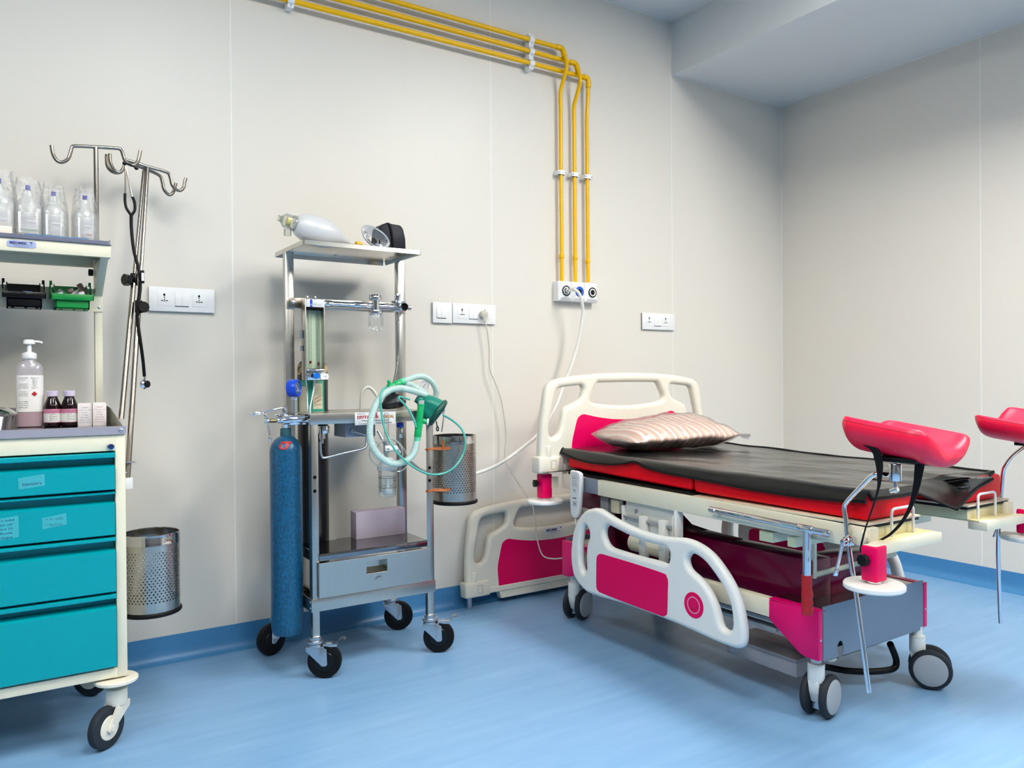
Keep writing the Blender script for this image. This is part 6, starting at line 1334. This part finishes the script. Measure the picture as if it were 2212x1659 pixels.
# ---- leg supports
def leg_support(far, lab):
    def mx(p): p = V(p); return V((mir(p.x), p.y, p.z)) if far else p
    t = thing('leg_support', lab, 'leg support', mx((2.09, 1.37, .6)), 'rose red leg supports on chrome rods')
    if not far: pts = [PX(1877, 1496, 2.075), PX(1850, 1290, 2.085), PX(1836, 1200, 2.085), PX(1827, 1120, 2.085), PX(1824, 1100, 2.085), PX(1829, 1085, 2.085), PX(1860, 1052, 2.08), PX(1878, 1033, 2.075), PX(1888, 1026, 2.075), PX(1900, 1024, 2.08), PX(1928, 1027, 2.09)]
    else: pts = [mx(p) for p in ((2.06, 1.385, .215), (2.075, 1.385, .5), (2.08, 1.37, .7), (2.08, 1.365, .76), (2.083, 1.355, .785), (2.09, 1.33, .82), (2.1, 1.29, .855), (2.105, 1.275, .862), (2.105, 1.25, .862), (2.105, 1.235, .862))]
    MB().tube(crom(pts, 5), .0072, 14).build('rod', m_chrome, t)
    bt = pts[-1]; 
    c0 = mx(PX(1934, 1012, 2.095)) if not far else mx((2.105, 1.225, .862))
    if not far: c0 = PX(1934, 1020, 2.095)
    m = MB().cyl(c0 + V((0, 0, -.024)), c0 + V((0, 0, .024)), .0165, n=26, bev=.002).cyl(c0 + V((0, 0, .02)), c0 + V((0, 0, .036)), .0075, n=14).cyl(c0 + V((0, 0, -.048)), c0 + V((0, 0, -.02)), .005, n=12).sph(c0 + V((0, 0, -.05)), .009).cyl(c0 + V((-.004, -.01, -.046)), c0 + V((-.004, .012, -.054)), .0065, n=12)
    m.build('ball_joint', m_chrome, t)
    # pad: a padded trough
    L0, L1, ln = 1.378, 1.118, 22; xa_, xb_ = 2.015, 2.285; dzb = .036
    prof = [(-1.0, .042), (-.97, .06), (-.86, .066), (-.62, .044), (-.3, .017), (.05, .009), (.35, .014), (.62, .03), (.82, .044), (.96, .044), (1.0, .028), (.93, .006), (.66, -.018), (.3, -.033), (0, -.038), (-.35, -.034), (-.7, -.012), (-.93, .016)]
    R = []
    for i in range(ln + 1):
        f_ = i / ln; e = min(f_, 1 - f_) * 2; rr = 1 - (1 - min(1, e * 3.0)) ** 2 * .2; infl = 1 - (1 - min(1, e * 7)) ** 2 * .5
        row = []; y = L0 + (L1 - L0) * f_; cz = .876 + dzb * (1 - f_)
        pc_ = crom([(a_, b_, 0) for a_, b_ in prof], 3, True)
        for p in pc_:
            mid = .5 * (p.y) ; tz = (.05 * p.x * p.x - .01)
            zz_ = tz + (p.y - tz) * infl
            sh_ = -.03 * max(0, -p.x) * (1 - 2 * f_) * 0
            row.append(mx(((xa_ + xb_) / 2 + p.x * rr * (xb_ - xa_) / 2, y + .02 * (p.x * p.x - .5) * (f_ - .5), cz + .012 + zz_)))
        R.append(row)
    pd = MB().rings(R).build('pad', m_redpad, t, ang=70)
    MB().tube([r[2] for r in R[1:-1]], .0009, 6).tube([r[28] for r in R[1:-1]], .0009, 6).build('piping', mat('deep rose seam', '8e0a2c', .5), pd)
    c1_ = mx((2.115, 1.235, .868))
    MB().box(c1_ + V((-.045, -.06, -.006)), c1_ + V((.045, .06, .008)), .004).box(c0 + V((-.012, -.012, .03)), V((max(c0.x + .012, c1_.x - .01) if not far else c0.x + .012, c0.y + .012, .872)), .002).build('mount_plate', m_black, t)
    if not far:
        lp = [(1875, 962), (1892, 975), (1899, 1000), (1900, 1030), (1897, 1057), (1884, 1100), (1870, 1140), (1861, 1175), (1859, 1190), (1866, 1200)]; wd = [.03, .026, .022, .014, .007, .004, .004, .005, .004, .003]
        rp_ = [(1990, 985), (1986, 1010), (1981, 1045), (1972, 1080), (1962, 1105), (1945, 1132), (1922, 1155), (1903, 1166)]; wr_ = [.028, .026, .02, .014, .011, .01, .01, .012]
        for lst, ww, xq in ((lp, wd, 2.05), (rp_, wr_, 2.12)):
            a_ = crom([PX(u, v, xq) for u, v in lst], 4); b_ = crom([(w_, 0, 0) for w_ in ww], 4)
            mm = MB(); mm.rings([[p + V((-.0012, w_.x / 2, 0)), p + V((-.0012, -w_.x / 2, 0)), p + V((.0012, -w_.x / 2, 0)), p + V((.0012, w_.x / 2, 0))] for p, w_ in zip(a_, b_)]); mm.build('strap', m_black, t)
    else:
        for xx, yy in ((2.06, 1.29), (2.13, 1.16)):
            a_ = crom([mx((xx, yy, .85)), mx((xx, yy - .004, .78)), mx((xx + .01, yy - .012, .71)), mx((xx + .03, yy - .02, .65))], 5)
            mm = MB(); mm.rings([[p + V((-.0012, .012, 0)), p + V((-.0012, -.012, 0)), p + V((.0012, -.012, 0)), p + V((.0012, .012, 0))] for p in a_]); mm.build('strap', m_black, t)
    # clamp on the deck rail
    cc = PX(1836, 1168, 2.075) if not far else mx((2.075, 1.385, .62)); s_ = -1 if far else 1
    m = MB().cyl(cc + V((.024 * s_, 0, 0)), cc + V((-.014 * s_, 0, 0)), .0155, n=24, bev=.002).cyl(cc + V((-.03 * s_, .004, -.004)), cc + V((-.01 * s_, 0, 0)), .011, n=18, bev=.002).box(cc + V((-.012, -.016, -.012)), cc + V((.012, .016, .012)), .004)
    m.tube([cc + V((-.028 * s_, .006, -.006)), cc + V((-.03 * s_, .014, -.05)), cc + V((-.032 * s_, .024, -.09))], .0048, 10, 3).cyl(cc + V((-.032 * s_, .022, -.082)), cc + V((-.032 * s_, .027, -.103)), .007, n=14, bev=.001)
    m.build('clamp', m_chrome, t)
    MB().cyl(cc + V((.03 * s_, -.022, .01)), cc + V((.008 * s_, -.022, .01)), .022, n=24, bev=.002).build('clamp_block', m_cream, t)
leg_support(False, 'rose red padded leg support on a chrome rod at the near corner of the bed')
leg_support(True, 'rose red padded leg support at the far corner, cut by the right picture edge')
# ================================================================== CAMERA, WORLD, COLOUR
cam = bpy.data.cameras.new('camera'); co = bpy.data.objects.new('camera', cam); COL.objects.link(co)
cam.sensor_fit = 'HORIZONTAL'; cam.sensor_width = 36; cam.lens = 36 * FPX / 2212; cam.clip_start = .02
Mx = Matrix((CR, CU, -CF)).transposed().to_4x4(); Mx.translation = CP; co.matrix_world = Mx
SC.camera = co
w = bpy.data.worlds.new('world'); SC.world = w; w.use_nodes = True
w.node_tree.nodes['Background'].inputs[0].default_value = (.8, .85, .9, 1); w.node_tree.nodes['Background'].inputs[1].default_value = .02
vs = SC.view_settings; vs.view_transform = 'Standard'; vs.look = 'None'; vs.exposure = EXPO; vs.gamma = 1; vs.use_curve_mapping = False
SC.cycles.use_denoising = True; SC.cycles.max_bounces = 10; SC.cycles.transparent_max_bounces = 24; SC.cycles.diffuse_bounces = 3; SC.cycles.glossy_bounces = 5; SC.cycles.sample_clamp_indirect = 6; SC.cycles.caustics_reflective = False; SC.cycles.caustics_refractive = False
for o in SC.objects:
    if '_o' in o: del o['_o']
